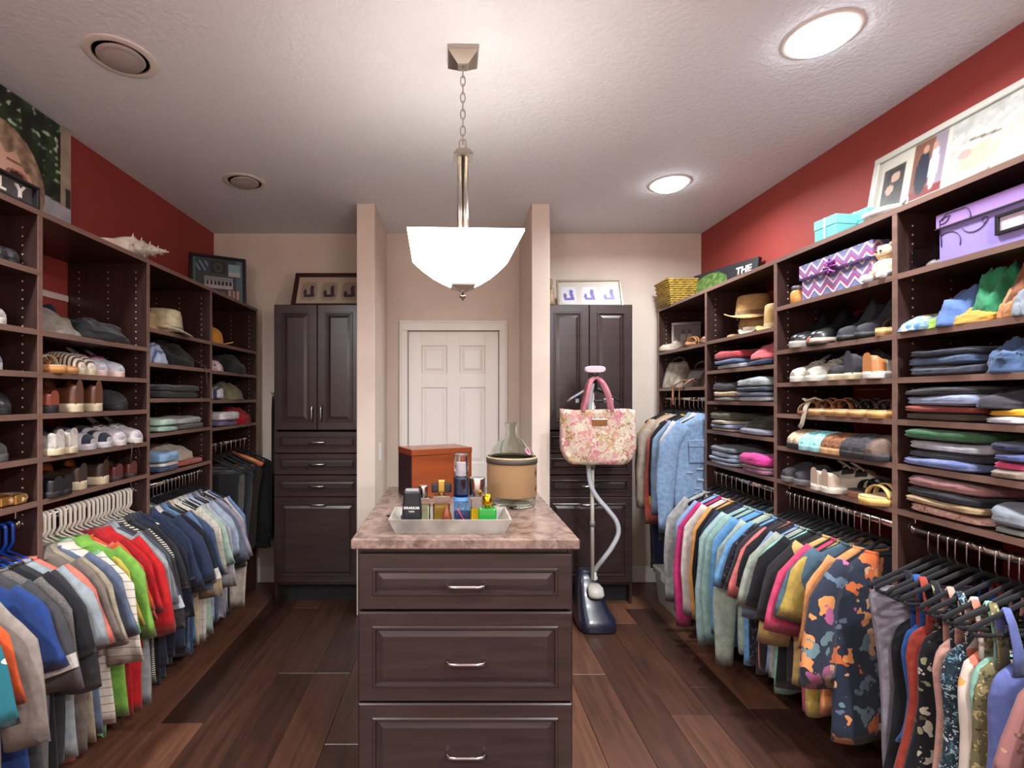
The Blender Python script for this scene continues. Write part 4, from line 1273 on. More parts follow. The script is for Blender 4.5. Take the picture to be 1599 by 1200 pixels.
pair('L', 112, 146, .14, 'B', 2, 'boot', 'brown leather chukka boot with cream sole', False, LE(104, 60, 40), CRM, lining=SU(150, 104, 66), soleh=.034, lace=RU(90, 60, 40), L_=.29)
one('L', 188, .15, 'B', 2, 'slipper', 'black felt clog', True, SU(40, 40, 44), BLKR, L_=.29, W=.11)
pair('L', 76, 98, .12, 'B', 3, 'sneaker', 'pale grey suede sneaker', False, SU(160, 156, 148), CRM, lining=plain((40, 40, 42), .8))
pair('L', 128, 157, .13, 'B', 3, 'sneaker', 'navy and white running sneaker', True, fabric((34, 40, 54), (206, 204, 206), 'vstripe', .55, .45), RU(196, 192, 196), accent=RU(206, 196, 90))
pair('L', 183, 207, .13, 'B', 3, 'sneaker', 'light grey lace-up sneaker', True, SU(176, 172, 176), WHT, lace=RU(60, 56, 56))
for k in (0, 1):
    xx, yy, zz = spot('L', 190 + k * 6, 0.0, 'B', 3)
lt = thing('shoelace', 'dark shoelace dangling over the shelf edge under grey sneakers', 'shoelace', spot('L', 192, 0, 'B', 3))
MB().tube([(-.03, 0, .006), (.008, 0, .004), (.014, -.004, -.03), (.012, -.012, -.085)], .0018, 6).build('lace_end', RU(70, 64, 62), lt)
MB().tube([(-.03, .01, .006), (.008, .02, .004), (.014, .04, -.02), (.012, .06, -.065)], .0018, 6).build('lace_end', RU(70, 64, 62), lt)
pair('L', 73, 90, .12, 'B', 4, 'dress', 'black patent dress shoe', False, LE(26, 26, 30), BLKR, soleh=.022)
pair('L', 118, 152, .14, 'B', 4, 'sneaker', 'dark brown sneaker with tan lining', False, LE(66, 50, 42), CRM, lining=SU(196, 128, 66), soleh=.034)
pair('L', 180, 203, .14, 'B', 4, 'dress', 'oxblood leather dress shoe', False, LE(92, 34, 34), RU(60, 44, 44), soleh=.02)

def brim_hat(label, loc, yaw, mat, band, crown_r=.085, brim_r=.145, h=.105, tilt=0.0, droop=.02, group='hats on the shelves'):
    t = thing('brimmed_hat', label, 'hat', loc, 0, group, rot=(0, tilt, yaw))
    pr = [(crown_r * 1.0, .006), (crown_r * .99, .03), (crown_r * .93, h * .7), (crown_r * .86, h * .94), (crown_r * .70, h), (crown_r * .40, h * .90), (.003, h * .84)]
    MB().lathe(pr, 28, sx=1.12, cap1=True).build('crown', mat, t)
    rings = []
    for r, dz in ((crown_r * .99, .006), (crown_r + (brim_r - crown_r) * .5, .003), (brim_r, .0), (brim_r * .995, -.005), (crown_r * .97, .001)):
        q = (r - crown_r) / (brim_r - crown_r)
        rings.append([(r * 1.10 * math.cos(a_), r * math.sin(a_), .008 + dz + max(0, q) ** 2 * droop * (math.cos(2 * a_ + math.pi) * 1.0 + .2)) for a_ in [2 * math.pi * k / 32 for k in range(32)]])
    MB().loft(rings, False, False).build('brim', mat, t)
    MB().lathe([(crown_r * 1.005, .010), (crown_r * 1.005, .034), (crown_r * .985, .036)], 28, sx=1.12).build('band', band, t)
    return t
def ball_cap(label, loc, yaw, mat, visor=None, r=.085):
    t = thing('baseball_cap', label, 'hat', loc, yaw, 'hats on the shelves')
    MB().lathe([(r, .004), (r * .99, .035), (r * .88, .075), (r * .6, .102), (r * .2, .115), (.003, .116)], 24, sx=1.08, cap1=True).build('crown', mat, t)
    v = []
    for j, z in ((0, .004), (1, .008)):
        v.append([(r * .72 + q * .10 * math.cos(a_), math.sin(a_) * (r * .95) * (1 - .06 * q), z + .012 * q * math.cos(a_) - .03 * math.sin(a_) ** 2 * .5 + .012) for q in (1,) for a_ in [-math.pi / 2 + math.pi * k / 14 for k in range(15)]])
    MB().loft(v, True, True).build('visor', visor or mat, t)
    MB().lathe([(.006, .116), (.004, .121), (.001, .122)], 10, cap1=True).build('button', mat, t)
    return t
TAN = F(196, 160, 108); STRAW = mottled((186, 150, 92), (210, 178, 122), 60, .8, .5, 180)
x, y, z = spot('L', 252, .12, 'C', 0)
pile('tan canvas bag slumped on the %s' % where('C', 0), TAN, (x - .03, y - .03, z), .20, .22, .13, rough=.7, cat='bag', name='canvas_bag')
brim_hat('cream bucket hat leaning on a tan canvas bag', (x + .04, y + .10, z), .4, F(200, 184, 146), F(120, 130, 96), .085, .13, .13)
x, y, z = spot('L', 246, .12, 'C', 1)
pile('blue and white striped shirt balled up on the %s' % where('C', 1), fabric((170, 186, 210), (90, 110, 160), 'vstripe', 1.0, .35), (x, y, z), .15, .25, .125, rough=.7)
x, y, z = spot('L', 288, .14, 'C', 1)
pile('black hooded jacket heaped on the %s' % where('C', 1), F(28, 27, 31), (x, y - .02, z), .36, .26, .13, rough=.9)
sp_ = thing('bag_strap', 'grey webbing strap hanging over the second shelf edge', 'strap', spot('L', 311, 0.0, 'C', 1))
MB().tube([(-.08, -.05, .06), (-.03, -.02, .04), (.006, 0, .012), (.012, .004, -.03), (.010, .016, -.10)], .007, 6, flat=.3).build('webbing', F(84, 82, 80), sp_)
stack('L', 278, .13, 'C', 2, [('charcoal folded jeans', F(50, 50, 54), .035), ('dark grey folded trousers', F(62, 61, 64), .036)], .44, .28)
stack('L', 256, .12, 'C', 3, [('pale mint folded tee', F(160, 196, 172), .03), ('light mint folded tee', F(184, 214, 192), .032)], .18, .27)
stack('L', 292, .13, 'C', 3, [('mauve grey folded tee', F(96, 86, 92), .028), ('silver grey folded sweater', F(172, 168, 166), .038)], .30, .28)
stack('L', 255, .11, 'C', 4, [('slate navy folded tee', F(58, 72, 104), .026), ('white folded tee', F(206, 200, 196), .018), ('powder blue folded tee', F(128, 172, 206), .05)], .17, .25)
stack('L', 293, .12, 'C', 4, [('coral red folded tee', F(178, 82, 72), .032)], .26, .26)
x, y, z = spot('L', 289, .15, 'C', 4)
pile('beige knit sweater loosely piled on a coral tee', F(190, 172, 150), (x, y, z + .034), .30, .26, .09, rough=.8)
x, y, z = spot('L', 350, .10, 'D', 0)
ball_cap('amber yellow cap on the %s' % where('D', 0), (x, y - .05, z), 0.9, F(220, 150, 40), F(226, 166, 60), r=.075)
x, y, z = spot('L', 345, .10, 'D', 1)
pile('pink and white print blouse rolled up on the farthest left bay', fabric((214, 186, 186), [(150, 90, 100), (230, 220, 216)], 'floral', 2.0, .4), (x, y - .06, z), .14, .2, .09)
x, y, z = spot('L', 368, .11, 'D', 1)
pile('black fleece piled on the %s' % where('D', 1), F(30, 30, 34), (x, y, z), .34, .26, .125, rough=.8)
x, y, z = spot('L', 338, .10, 'D', 2)
folded('navy and white folded swim shorts on the %s' % where('D', 2), fabric((60, 66, 110), (210, 206, 206), 'vstripe', .8, .4), (x, y, z), .12, .2, .08)
x, y, z = spot('L', 365, .11, 'D', 2)
pile('olive green shorts piled on the %s' % where('D', 2), F(116, 112, 76), (x, y, z), .30, .25, .115, rough=.7)
stack('L', 350, .10, 'D', 3, [('purple grey folded tee', F(110, 96, 130), .035), ('white folded towel', F(206, 204, 204), .055)], .25, .25)
x, y, z = spot('L', 376, .11, 'D', 3)
pile('bright red jersey bunched up on the %s' % where('D', 3), F(200, 22, 40), (x, y + .04, z), .22, .24, .115, rough=1.0)

# ------------------------------------------------------------------ right shelves
# farthest bay
t = thing('picture_frame', 'silver photo frame with white figures on the farthest right bay', 'picture frame', (1.74, 3.62, zsh('R1', 0)), math.radians(-18))
MB().box(-.10, .10, 0, .012, 0, .022, .003).box(-.10, .10, 0, .012, .20, .222, .003).box(-.10, -.08, 0, .012, .022, .20, .003).box(.08, .10, 0, .012, .022, .20, .003).build('frame', plain((170, 166, 164), .3, .8), t)
def fn(u, v):
    bgc = (150, 142, 138)
    for cx in (.38, .66):
        if ((u - cx) / .13) ** 2 + ((v - .35) / .33) ** 2 < 1: bgc = (212, 210, 208)
        if ((u - cx) / .08) ** 2 + ((v - .72) / .1) ** 2 < 1: bgc = (120, 96, 84)
    return bgc
print_plane('photo', .16, .18, 40, fn, t, (-.08, .008, .021))
one('R', 1040, .10, 'R1', 0, 'dress', 'ivory satin pump', True, LE(208, 190, 172), RU(190, 170, 150), heel=.05, L_=.24, W=.08)
one('R', 1073, .10, 'R1', 0, 'sandal', 'tan strappy heeled sandal', True, LE(196, 138, 82), RU(170, 120, 80), heel=.05, yaw=.5, L_=.24, W=.08)
one('R', 1062, .22, 'R1', 0, 'chelsea', 'dark brown suede ankle boot', True, SU(72, 56, 48), BLKR, L_=.25)
one('R', 1091, .16, 'R1', 0, 'chelsea', 'cognac tall boot', True, LE(150, 98, 62), RU(90, 60, 44), heel=.05, L_=.24, W=.085)
def handbag(label, loc, yaw, w, d, h, mat, strap, handle=.10, name='handbag', ry=0.0):
    t = thing(name, label, 'bag', loc, 0, 'handbags', rot=(0, ry, yaw))
    rg = random.Random(int(loc[1] * 1000))
    rings = []
    for g in [0, .04, .2, .45, .7, .9, 1.0]:
        aw = w / 2 * (1 - .22 * g ** 2); ad = d / 2 * (1 - .75 * g ** 1.5)
        rings.append([(ad * se(math.cos(a_), .5), aw * se(math.sin(a_), .5), h * g + .012 * noise.noise(Vector((3 * math.cos(a_), 3 * math.sin(a_), g * 4 + loc[1]))) * g) for a_ in [2 * math.pi * k / 28 for k in range(28)]])
    MB().loft(rings, True, True).build('body', mat, t)
    MB().tube([(0, -w * .28, h * .97), (.01, -w * .24, h + handle * .6), (.015, 0, h + handle), (.01, w * .24, h + handle * .6), (0, w * .28, h * .97)], .006, 8).build('handle', strap, t)
    MB().box(-d * .16 - .004, -d * .16 + .01, -.02, .02, h * .62, h * .74, .002).build('clasp', plain((200, 170, 110), .3, 1.0), t)
    return t
handbag('taupe metallic handbag on the %s' % where('R1', 1), (1.66, 3.58, zsh('R1', 1)), 0.2, .24, .14, .19, mottled((120, 104, 90), (180, 172, 160), 20, .35), LE(90, 78, 68), .04)
handbag('dark brown leather handbag beside a taupe metallic bag', (1.70, 3.33, zsh('R1', 1)), 0.1, .26, .14, .13, LE(70, 52, 44), LE(80, 58, 46), .05)
handbag('small tan clutch at the back of the farthest right bay', (1.84, 3.12, zsh('R1', 1)), 0.1, .16, .08, .14, LE(134, 108, 86), LE(134, 108, 86), .03)
cb = thing('copper_belt', 'rose copper belt looped over the shelf edge above the rod', 'belt', (XFR, 3.25, zsh('R1', 1)))
MB().tube([(.14, .06, .03), (.06, .03, .06), (.02, .0, .05), (-.006, .03, .02), (-.012, .08, -.005), (-.012, .09, -.05), (-.010, .085, -.12)], .009, 8, flat=.35).build('strap', LE(196, 136, 104), cb)
MB().tube([(.14, .10, .03), (.06, .09, .05), (.02, .10, .05), (-.006, .16, .02), (-.012, .18, -.005), (-.012, .185, -.05), (-.010, .18, -.12)], .009, 8, flat=.35).build('strap', LE(196, 136, 104), cb)
# third bay
x, y, z = 1.73, 2.79, zsh('R2', 0)
brim_hat('tan felt fedora stacked on top of a straw hat', (x, y, z + .118), .9, mottled((168, 134, 84), (186, 152, 100), 60, .8, .4, 180), F(150, 116, 70), .092, .150, .125, tilt=-.10)
brim_hat('straw hat under the tan fedora', (x + .01, y - .01, z + .004), .2, mottled((170, 140, 92), (150, 116, 72), 50, .8, .4, 160), F(150, 112, 66), .088, .140, .115)
brim_hat('light straw hat with pale band at the near end', (1.68, 2.505, z + .004), .5, mottled((190, 160, 104), (172, 138, 84), 50, .8, .4, 160), F(206, 182, 136), .062, .098, .135, tilt=-.08)
brim_hat('cream sun hat lying flat in front of the straw hats', (1.63, 2.66, z + .002), .5, F(196, 176, 152), F(180, 160, 140), .035, .055, .03)
x, y, z = 1.76, 2.955, zsh('R2', 0)
hb = thing('headphones', 'grey headband with black ear pads at the far end by the hats', 'headphones', (x, y, z))
MB().tube([(0, .08 * math.cos(a_), .085 + .085 * math.sin(a_)) for a_ in [math.pi * k / 12 for k in range(13)]], .014, 8, flat=.35, up=(1, 0, 0)).build('band', plain((150, 156, 168), .3), hb)
for sd in (-1, 1):
    MB().lathe([(.035, -.018), (.04, -.008), (.04, .008), (.03, .018)], 18, cap0=True, cap1=True).build('ear_pad', BLKR, hb, loc=(0, sd * .07, .055), rot=(math.pi / 2, 0, 0))
stack('R', 1140, .13, 'R2', 1, [('pale grey folded jeans', F(178, 186, 192), .03), ('sky blue folded jeans', F(104, 130, 172), .024), ('red folded sweater', F(202, 66, 72), .05)], .28, .28)
stack('R', 1188, .13, 'R2', 1, [('navy folded tee', F(44, 56, 88), .035)], .22, .27)
x, y, z = spot('R', 1188, .14, 'R2', 1)
pile('salmon pink sweater piled on a navy tee', F(228, 104, 108), (x, y, z + .036), .24, .26, .10, rough=.6)
stack('R', 1136, .13, 'R2', 2, [('stone grey folded tee', F(160, 156, 150), .024), ('beige folded sweater', F(206, 176, 142), .032), ('dark grey folded tee', F(52, 50, 56), .05)], .24, .28)
stack('R', 1184, .12, 'R2', 2, [('white folded shorts', F(190, 196, 204), .026), ('blue-grey folded jeans', F(112, 128, 150), .026), ('slate folded jeans', F(74, 82, 96), .024), ('ash grey folded sweater', F(160, 168, 170), .048)], .27, .29)
stack('R', 1132, .13, 'R2', 3, [('peach folded tee', F(206, 176, 150), .018), ('light blue folded tee', F(160, 176, 214), .024), ('cream folded tee', F(206, 196, 178), .02), ('olive green folded sweater', F(92, 90, 66), .042)], .24, .28)
stack('R', 1184, .13, 'R2', 3, [('lilac grey folded sweater', F(136, 136, 152), .034)], .27, .28)
x, y, z = spot('R', 1180, .14, 'R2', 3)
pile('dark khaki jacket bunched on a lilac sweater', F(60, 56, 48), (x, y, z + .035), .26, .25, .065, rough=.7)
stack('R', 1134, .12, 'R2', 4, [('dove grey folded jeans', F(150, 152, 160), .022), ('pale denim folded jeans', F(150, 170, 196), .022), ('silver blue folded jeans', F(172, 188, 208), .03), ('steel grey folded jeans', F(110, 118, 128), .032)], .27, .28)
stack('R', 1186, .12, 'R2', 4, [('mauve print folded tee', fabric((190, 120, 150), (120, 80, 110), 'heather', .1), .022), ('rose folded tee', F(176, 150, 150), .016), ('hot pink folded sweater', F(230, 60, 150), .052)], .24, .28)
# second bay
def chevron_mat():
    m, nt, b = new_mat('chevron_paper')
    tc = N(nt, 'ShaderNodeTexCoord'); sp2 = N(nt, 'ShaderNodeSeparateXYZ'); L(nt, tc, 'Object', sp2, 'Vector')
    ad = N(nt, 'ShaderNodeMath', operation='ADD'); L(nt, sp2, 'X', ad, 0); L(nt, sp2, 'Y', ad, 1)
    m1 = N(nt, 'ShaderNodeMath', operation='PINGPONG'); m1.inputs[1].default_value = .036; L(nt, ad, 0, m1, 0)
    a2 = N(nt, 'ShaderNodeMath', operation='MULTIPLY_ADD'); a2.inputs[1].default_value = 1.0; L(nt, m1, 0, a2, 0); L(nt, sp2, 'Z', a2, 2)
    s3 = N(nt, 'ShaderNodeMath', operation='MULTIPLY'); s3.inputs[1].default_value = 1 / .078; L(nt, a2, 0, s3, 0)
    fr = N(nt, 'ShaderNodeMath', operation='FRACT'); L(nt, s3, 0, fr, 0)
    r = ramp(nt, [(0, RGB(226, 196, 206)), (.14, RGB(118, 116, 158)), (.34, RGB(96, 112, 150)), (.5, RGB(222, 214, 222)), (.62, RGB(176, 60, 104)), (.76, RGB(110, 104, 150)), (.9, RGB(150, 84, 140))])
    r.color_ramp.interpolation = 'CONSTANT'
    L(nt, fr, 0, r, 'Fac'); L(nt, r, 'Color', b, 'Base Color'); b.inputs['Roughness'].default_value = .5
    return m
MC = chevron_mat()
z = zsh('R3', 0)
cbx = thing('gift_box', 'purple and blue chevron patterned box with a purple bow', 'box', (XFR + .03, 0, z))
cbx.location = (XFR + .14, (yr(1252, .03) + yr(1362, .03)) / 2, z)
hw = (yr(1252, .03) - yr(1362, .03)) / 2
MB().box(-.11, .11, -hw, hw, 0, .145, .003).build('body', MC, cbx)
lid = MB().box(-.118, .118, -hw - .008, hw + .008, .10, .165, .003).build('lid', MC, cbx)
bw = MB()
for an in range(0, 360, 45):
    ca, sa = math.cos(math.radians(an)), math.sin(math.radians(an))
    bw.tube([(-.121, 0, .11), (-.136, ca * .022, .11 + sa * .022), (-.130, ca * .036, .11 + sa * .036), (-.122, ca * .016, .11 + sa * .016)], .007, 6, flat=.4)
bw.build('bow', plain((126, 60, 130), .35), cbx)
MB().box(-.1205, -.118, -hw, hw, .095, .105).build('ribbon', plain((70, 40, 84), .4), cbx)
x, y, z = spot('R', 1238, .06, 'R3', 0)
jr = thing('honey_jar', 'small jar with amber contents beside the chevron box', 'jar', (x, y, z))
MB().lathe([(.030, 0), (.036, .006), (.036, .055), (.028, .068)], 20, cap0=True, cap1=True).build('jar_body', plain((196, 140, 72), .25, coat=.5), jr)
MB().lathe([(.031, .068), (.031, .084), (.028, .087)], 20, cap0=True, cap1=True).build('lid', plain((130, 128, 136), .35, .6), jr)
x, y, z = spot('R', 1377, .05, 'R3', 0)
pt = thing('plush_toy', 'small cream plush toy sitting beside the chevron box', 'toy', (x, y, z), math.pi)
PL = mottled((222, 200, 168), (200, 172, 136), 50, .95, .6, 200)
MB().lathe([(.004, 0), (.038, .01), (.046, .035), (.040, .065), (.02, .08), (.003, .082)], 20).build('torso', PL, pt)
hd = MB().lathe([(.003, .072), (.026, .08), (.034, .10), (.028, .124), (.012, .134), (.002, .136)], 18).build('head', PL, pt)
for sd in (-1, 1):
    MB().lathe([(.002, -.012), (.012, -.006), (.012, .006), (.002, .012)], 10).build('ear', PL, hd, loc=(0, sd * .026, .13))
    MB().tube([(.01, sd * .03, .02), (.05, sd * .036, .014), (.065, sd * .036, .016)], [.018, .017, .012], 10).build('foot', plain((196, 200, 206), .9), pt)
MB().box(.03, .036, -.012, -.006, .105, .111, .001).box(.03, .036, .006, .012, .105, .111, .001).build('eyes', BLKR, hd)
pair('R', 1254, 1284, .10, 'R3', 1, 'chelsea', 'black leather ankle boot', True, LE(30, 30, 34), RU(176, 166, 158), lining=SU(170, 150, 116), L_=.25, W=.088, soleh=.03)
one('R', 1274, .04, 'R3', 1, 'sandal', 'flat tan leather slide', True, LE(196, 128, 88), RU(60, 46, 40), yaw=1.1, lining=LE(206, 146, 108), L_=.22, soleh=.012)
pair('R', 1322, 1352, .12, 'R3', 1, 'chelsea', 'black heeled ankle boot', True, SU(38, 38, 44), BLKR, heel=.06, L_=.25, W=.085)
one('R', 1385, .12, 'R3', 1, 'sandal', 'tan cork platform sandal', True, LE(50, 46, 46), mottled((206, 168, 112), (186, 144, 90), 40, .8), heel=.07, flat=True, lining=LE(216, 170, 122), L_=.25)
pair('R', 1254, 1282, .12, 'R3', 2, 'sneaker', 'sage grey canvas sneaker', True, SU(166, 162, 148), RU(206, 200, 190), lace=RU(206, 200, 190))
one('R', 1313, .12, 'R3', 2, 'sneaker', 'black lace-up sneaker with cream sole', True, SU(44, 42, 44), CRM, lace=RU(206, 196, 170), L_=.27)
one('R', 1345, .11, 'R3', 2, 'boot', 'black high-top sneaker with cream sole', False, SU(36, 36, 42), CRM, L_=.27)
one('R', 1378, .11, 'R3', 2, 'sneaker', 'white sneaker with tan heel', False, RU(216, 208, 196), WHT, accent=LE(196, 128, 72))
one('R', 1252, .09, 'R3', 3, 'sandal', 'brown strappy sandal standing on its side', True, LE(206, 180, 150), RU(120, 80, 56), lining=LE(170, 112, 70), yaw=.7, roll=0.0, L_=.25, soleh=.014)
bw2 = thing('fabric_tie', 'cream fabric tie hanging from sandals over the shelf edge', 'ribbon', spot('R', 1268, 0, 'R3', 3))
MB().tube([(.06, .02, .07), (.02, 0, .065), (-.006, -.008, .03), (-.012, -.01, 0), (-.012, .004, -.04), (-.010, .022, -.058)], .010, 8, flat=.3).build('ribbon_tail', F(190, 172, 150), bw2)
MB().tube([(.05, .05, .055), (.02, .03, .07), (.01, 0, .06), (.02, -.03, .075), (.05, -.04, .06)], .012, 8, flat=.4).build('knot', F(206, 190, 160), bw2)
pair('R', 1283, 1306, .11, 'R3', 3, 'sandal', 'tan heeled sandal with bow', True, LE(150, 98, 66), RU(206, 160, 104), heel=.035, flat=True, accent=LE(206, 170, 120), L_=.25)
pair('R', 1328, 1350, .11, 'R3', 3, 'sandal', 'black-strapped tan slide', True, LE(26, 25, 27), RU(206, 160, 104), lining=LE(206, 162, 108), heel=.03, flat=True, L_=.26)
one('R', 1380, .11, 'R3', 3, 'sandal', 'natural tan espadrille sandal', True, LE(60, 52, 50), RU(222, 172, 104), lining=LE(206, 160, 110), heel=.035, flat=True, L_=.26)
FUZ = lambda *c: mottled(c, tuple(min(255, int(a * 1.5) + 8) for a in c), 90, .95, .9, 160)
pair('R', 1247, 1257, .11, 'R3', 4, 'slipper', 'taupe open-back slipper with black lining', True, SU(170, 146, 124), BLKR, L_=.26)
pair('R', 1274, 1288, .10, 'R3', 4, 'slipper', 'aqua terry slipper', True, FUZ(110, 178, 190), RU(150, 200, 206), L_=.26, W=.105)
pair('R', 1306, 1322, .10, 'R3', 4, 'slipper', 'brown furry slipper', True, FUZ(92, 58, 36), RU(206, 160, 110), lining=F(220, 180, 130), L_=.26, W=.11)
pair('R', 1346, 1368, .10, 'R3', 4, 'slipper', 'black fleece slipper', True, FUZ(36, 34, 36), BLKR, lining=F(206, 176, 150), L_=.28, W=.115)
one('R', 1389, .10, 'R3', 4, 'slipper', 'dark brown suede slipper', True, SU(84, 66, 56), BLKR)
pair('R', 1240, 1264, .11, 'R3', 5, 'sneaker', 'black knit sneaker', True, SU(42, 40, 44), RU(110, 106, 106), L_=.27)
pair('R', 1296, 1316, .10, 'R3', 5, 'sneaker', 'cream leather sneaker', False, RU(206, 196, 176), RU(214, 206, 190), accent=RU(190, 170, 150), lace=RU(220, 214, 200), L_=.28)
pair('R', 1345, 1366, .13, 'R3', 5, 'sandal', 'black thong sandal', True, BLKR, RU(150, 96, 66), lining=RU(40, 38, 40), L_=.27)
one('R', 1387, .06, 'R3', 5, 'sandal', 'yellow straw espadrille', True, F(226, 190, 110), mottled((216, 178, 108), (190, 150, 84), 40, .8), heel=.03, flat=True, lining=F(214, 180, 120), L_=.24)
# nearest bay
z = zsh('R4', 0)
ab = thing('acrylic_box', 'clear acrylic display box with a white shell inside', 'box', (XFR + .09, 1.662, z))
MB().box(-.05, .05, -.042, .042, 0, .085, .002).build('case', glass((235, 238, 240), .02, 'acrylic', 1.2), ab)
MB().lathe([(.003, .006), (.02, .012), (.024, .022), (.012, .032), (.002, .036)], 14).build('shell', plain((224, 220, 214), .4), ab)
yb0, yb1 = 1.605, 1.285
pb = thing('photo_box', 'lilac purple storage box with black scroll print and black label holder', 'box', (XFR + .16, (yb0 + yb1) / 2, z))
MP = plain((140, 124, 190), .5); hw = (yb0 - yb1) / 2
MB().box(-.125, .15, -hw, hw, 0, .125, .003).build('body', MP, pb)
MB().box(-.131, .155, -hw - .006, hw + .006, .118, .165, .003).build('lid', plain((150, 118, 180), .5), pb)
MB().box(-.133, -.130, -hw - .006, hw + .006, .116, .120).build('lid_edge', BLKR, pb)
lh = MB()
lh.box(-.134, -.125, -.012, -.098, .040, .050, .001).box(-.134, -.125, -.012, -.098, .090, .100, .001).box(-.134, -.125, -.012, -.022, .05, .09, .001).box(-.134, -.125, -.088, -.098, .05, .09, .001)
lho = lh.build('label_holder', plain((40, 38, 42), .4, .6), pb)
MB().box(-.128, -.125, -.022, -.088, .05, .09).build('label_card', plain((200, 186, 206), .6), lho)
sc = MB()
for cy, cz, r, a0, a1 in ((.10, .125, .045, 190, 20), (.125, .10, .05, 100, -60), (.05, .115, .04, 200, 340), (.13, .06, .04, 30, 200), (.14, .15, .02, 0, 300), (.02, .10, .008, 0, 330)):
    pts = [(-.1322 if cz + r * math.sin(math.radians(a0 + (a1 - a0) * k / 12)) > .117 else -.126, cy + r * math.cos(math.radians(a0 + (a1 - a0) * k / 12)), cz + r * math.sin(math.radians(a0 + (a1 - a0) * k / 12))) for k in range(13)]
    pts = [p for p in pts if p[1] < hw - .002 and p[2] < .16]
    if len(pts) > 2: sc.tube(pts, .0014, 5, flat=1.0)
sc.build('scroll_print', plain((52, 44, 66), .6), pb)
z = zsh('R4', 1)
def rp(lab, c, u, d, w, dp_, h, i, dz=0, name='scarf', cat='scarf', rough=1.0, mat=None, yaw=0):
    x, y, zz = spot('R', u, d, 'R4', i)
    return pile(lab, mat or F(*c), (x, y, zz + dz), w, dp_, h, yaw, cat, name, rough)
rp('multicolour blue and green print scarf, %s' % where('R4', 1), 0, 1435, .08, .13, .22, .05, 1, mat=fabric((120, 150, 160), [(180, 196, 130), (80, 130, 180), (210, 200, 160)], 'floral', 1.2, .45))
rp('periwinkle blue scarf on the %s' % where('R4', 1), (84, 116, 178), 1492, .11, .13, .24, .115, 1)
rp('lime green scarf in front of the blue scarf', (150, 184, 60), 1468, .05, .08, .10, .045, 1)
rp('emerald green chunky knit scarf on the %s' % where('R4', 1), (46, 142, 92), 1536, .12, .11, .22, .16, 1, rough=1.2)
rp('mustard orange scarf in front of the green knit', (208, 148, 50), 1524, .05, .15, .10, .045, 1)
rp('rust brown scarf at the near end of the %s' % where('R4', 1), (138, 78, 46), 1588, .13, .11, .22, .17, 1, rough=1.2)
rp('apricot scarf below the rust brown one', (214, 140, 84), 1583, .06, .06, .12, .09, 1)
rp('grey print top beside the rust scarf', (130, 140, 150), 1606, .06, .05, .14, .09, 1, name='print_blouse', cat='clothes')
def st4(u, i, items, w, d=.13): stack('R', u, d, 'R4', i, items, w, .28)
st4(1478, 2, [('slate grey folded jeans', F(70, 76, 92), .034), ('steel blue folded jeans', F(84, 106, 142), .030), ('navy folded tee', F(40, 44, 60), .022)], .25)
rp('indigo denim shirt bunched up, %s' % where('R4', 2), (72, 98, 140), 1580, .13, .13, .28, .115, 2, name='denim_shirt', cat='clothes', rough=1.3)
st4(1470, 3, [('dark olive folded tee', F(82, 70, 58), .026), ('brick red folded tee', F(142, 58, 44), .022), ('pale blue folded sweatshirt', F(140, 152, 182), .034), ('black folded tee', F(38, 38, 44), .026)], .26)
st4(1588, 3, [('white folded tee', F(206, 206, 212), .02), ('golden yellow folded tee', F(226, 160, 30), .022)], .11)
rp('dark plum sweater piled on a golden yellow tee', (54, 48, 58), 1572, .13, .16, .28, .065, 3, dz=.044, name='sweater_pile', cat='clothes')
st4(1473, 4, [('periwinkle print folded tee', fabric((86, 98, 150), (120, 130, 176), 'heather', .1), .03), ('charcoal folded tee', F(48, 50, 60), .024), ('light grey folded sweater', F(172, 172, 180), .036), ('forest green folded sweater', F(56, 104, 66), .036)], .26)
st4(1588, 4, [('beige folded tee', F(140, 122, 108), .024), ('raspberry pink folded tee', F(214, 70, 116), .026), ('blue folded tee', F(80, 92, 150), .026), ('dark navy folded tee', F(44, 48, 76), .03)], .10)
st4(1470, 5, [('floral blush folded top', fabric((206, 160, 140), [(170, 100, 96), (226, 200, 180), (130, 96, 80)], 'floral', 2.2, .4), .034), ('beige print folded scarf', fabric((150, 120, 86), (190, 164, 120), 'heather', .08), .024), ('black velvet folded top', F(30, 30, 38), .03), ('dusty rose folded sweater', F(156, 106, 104), .036)], .27)
st4(1588, 5, [('stone grey folded hat', F(140, 144, 140), .022), ('cool grey folded sweater', F(130, 136, 146), .06)], .11)
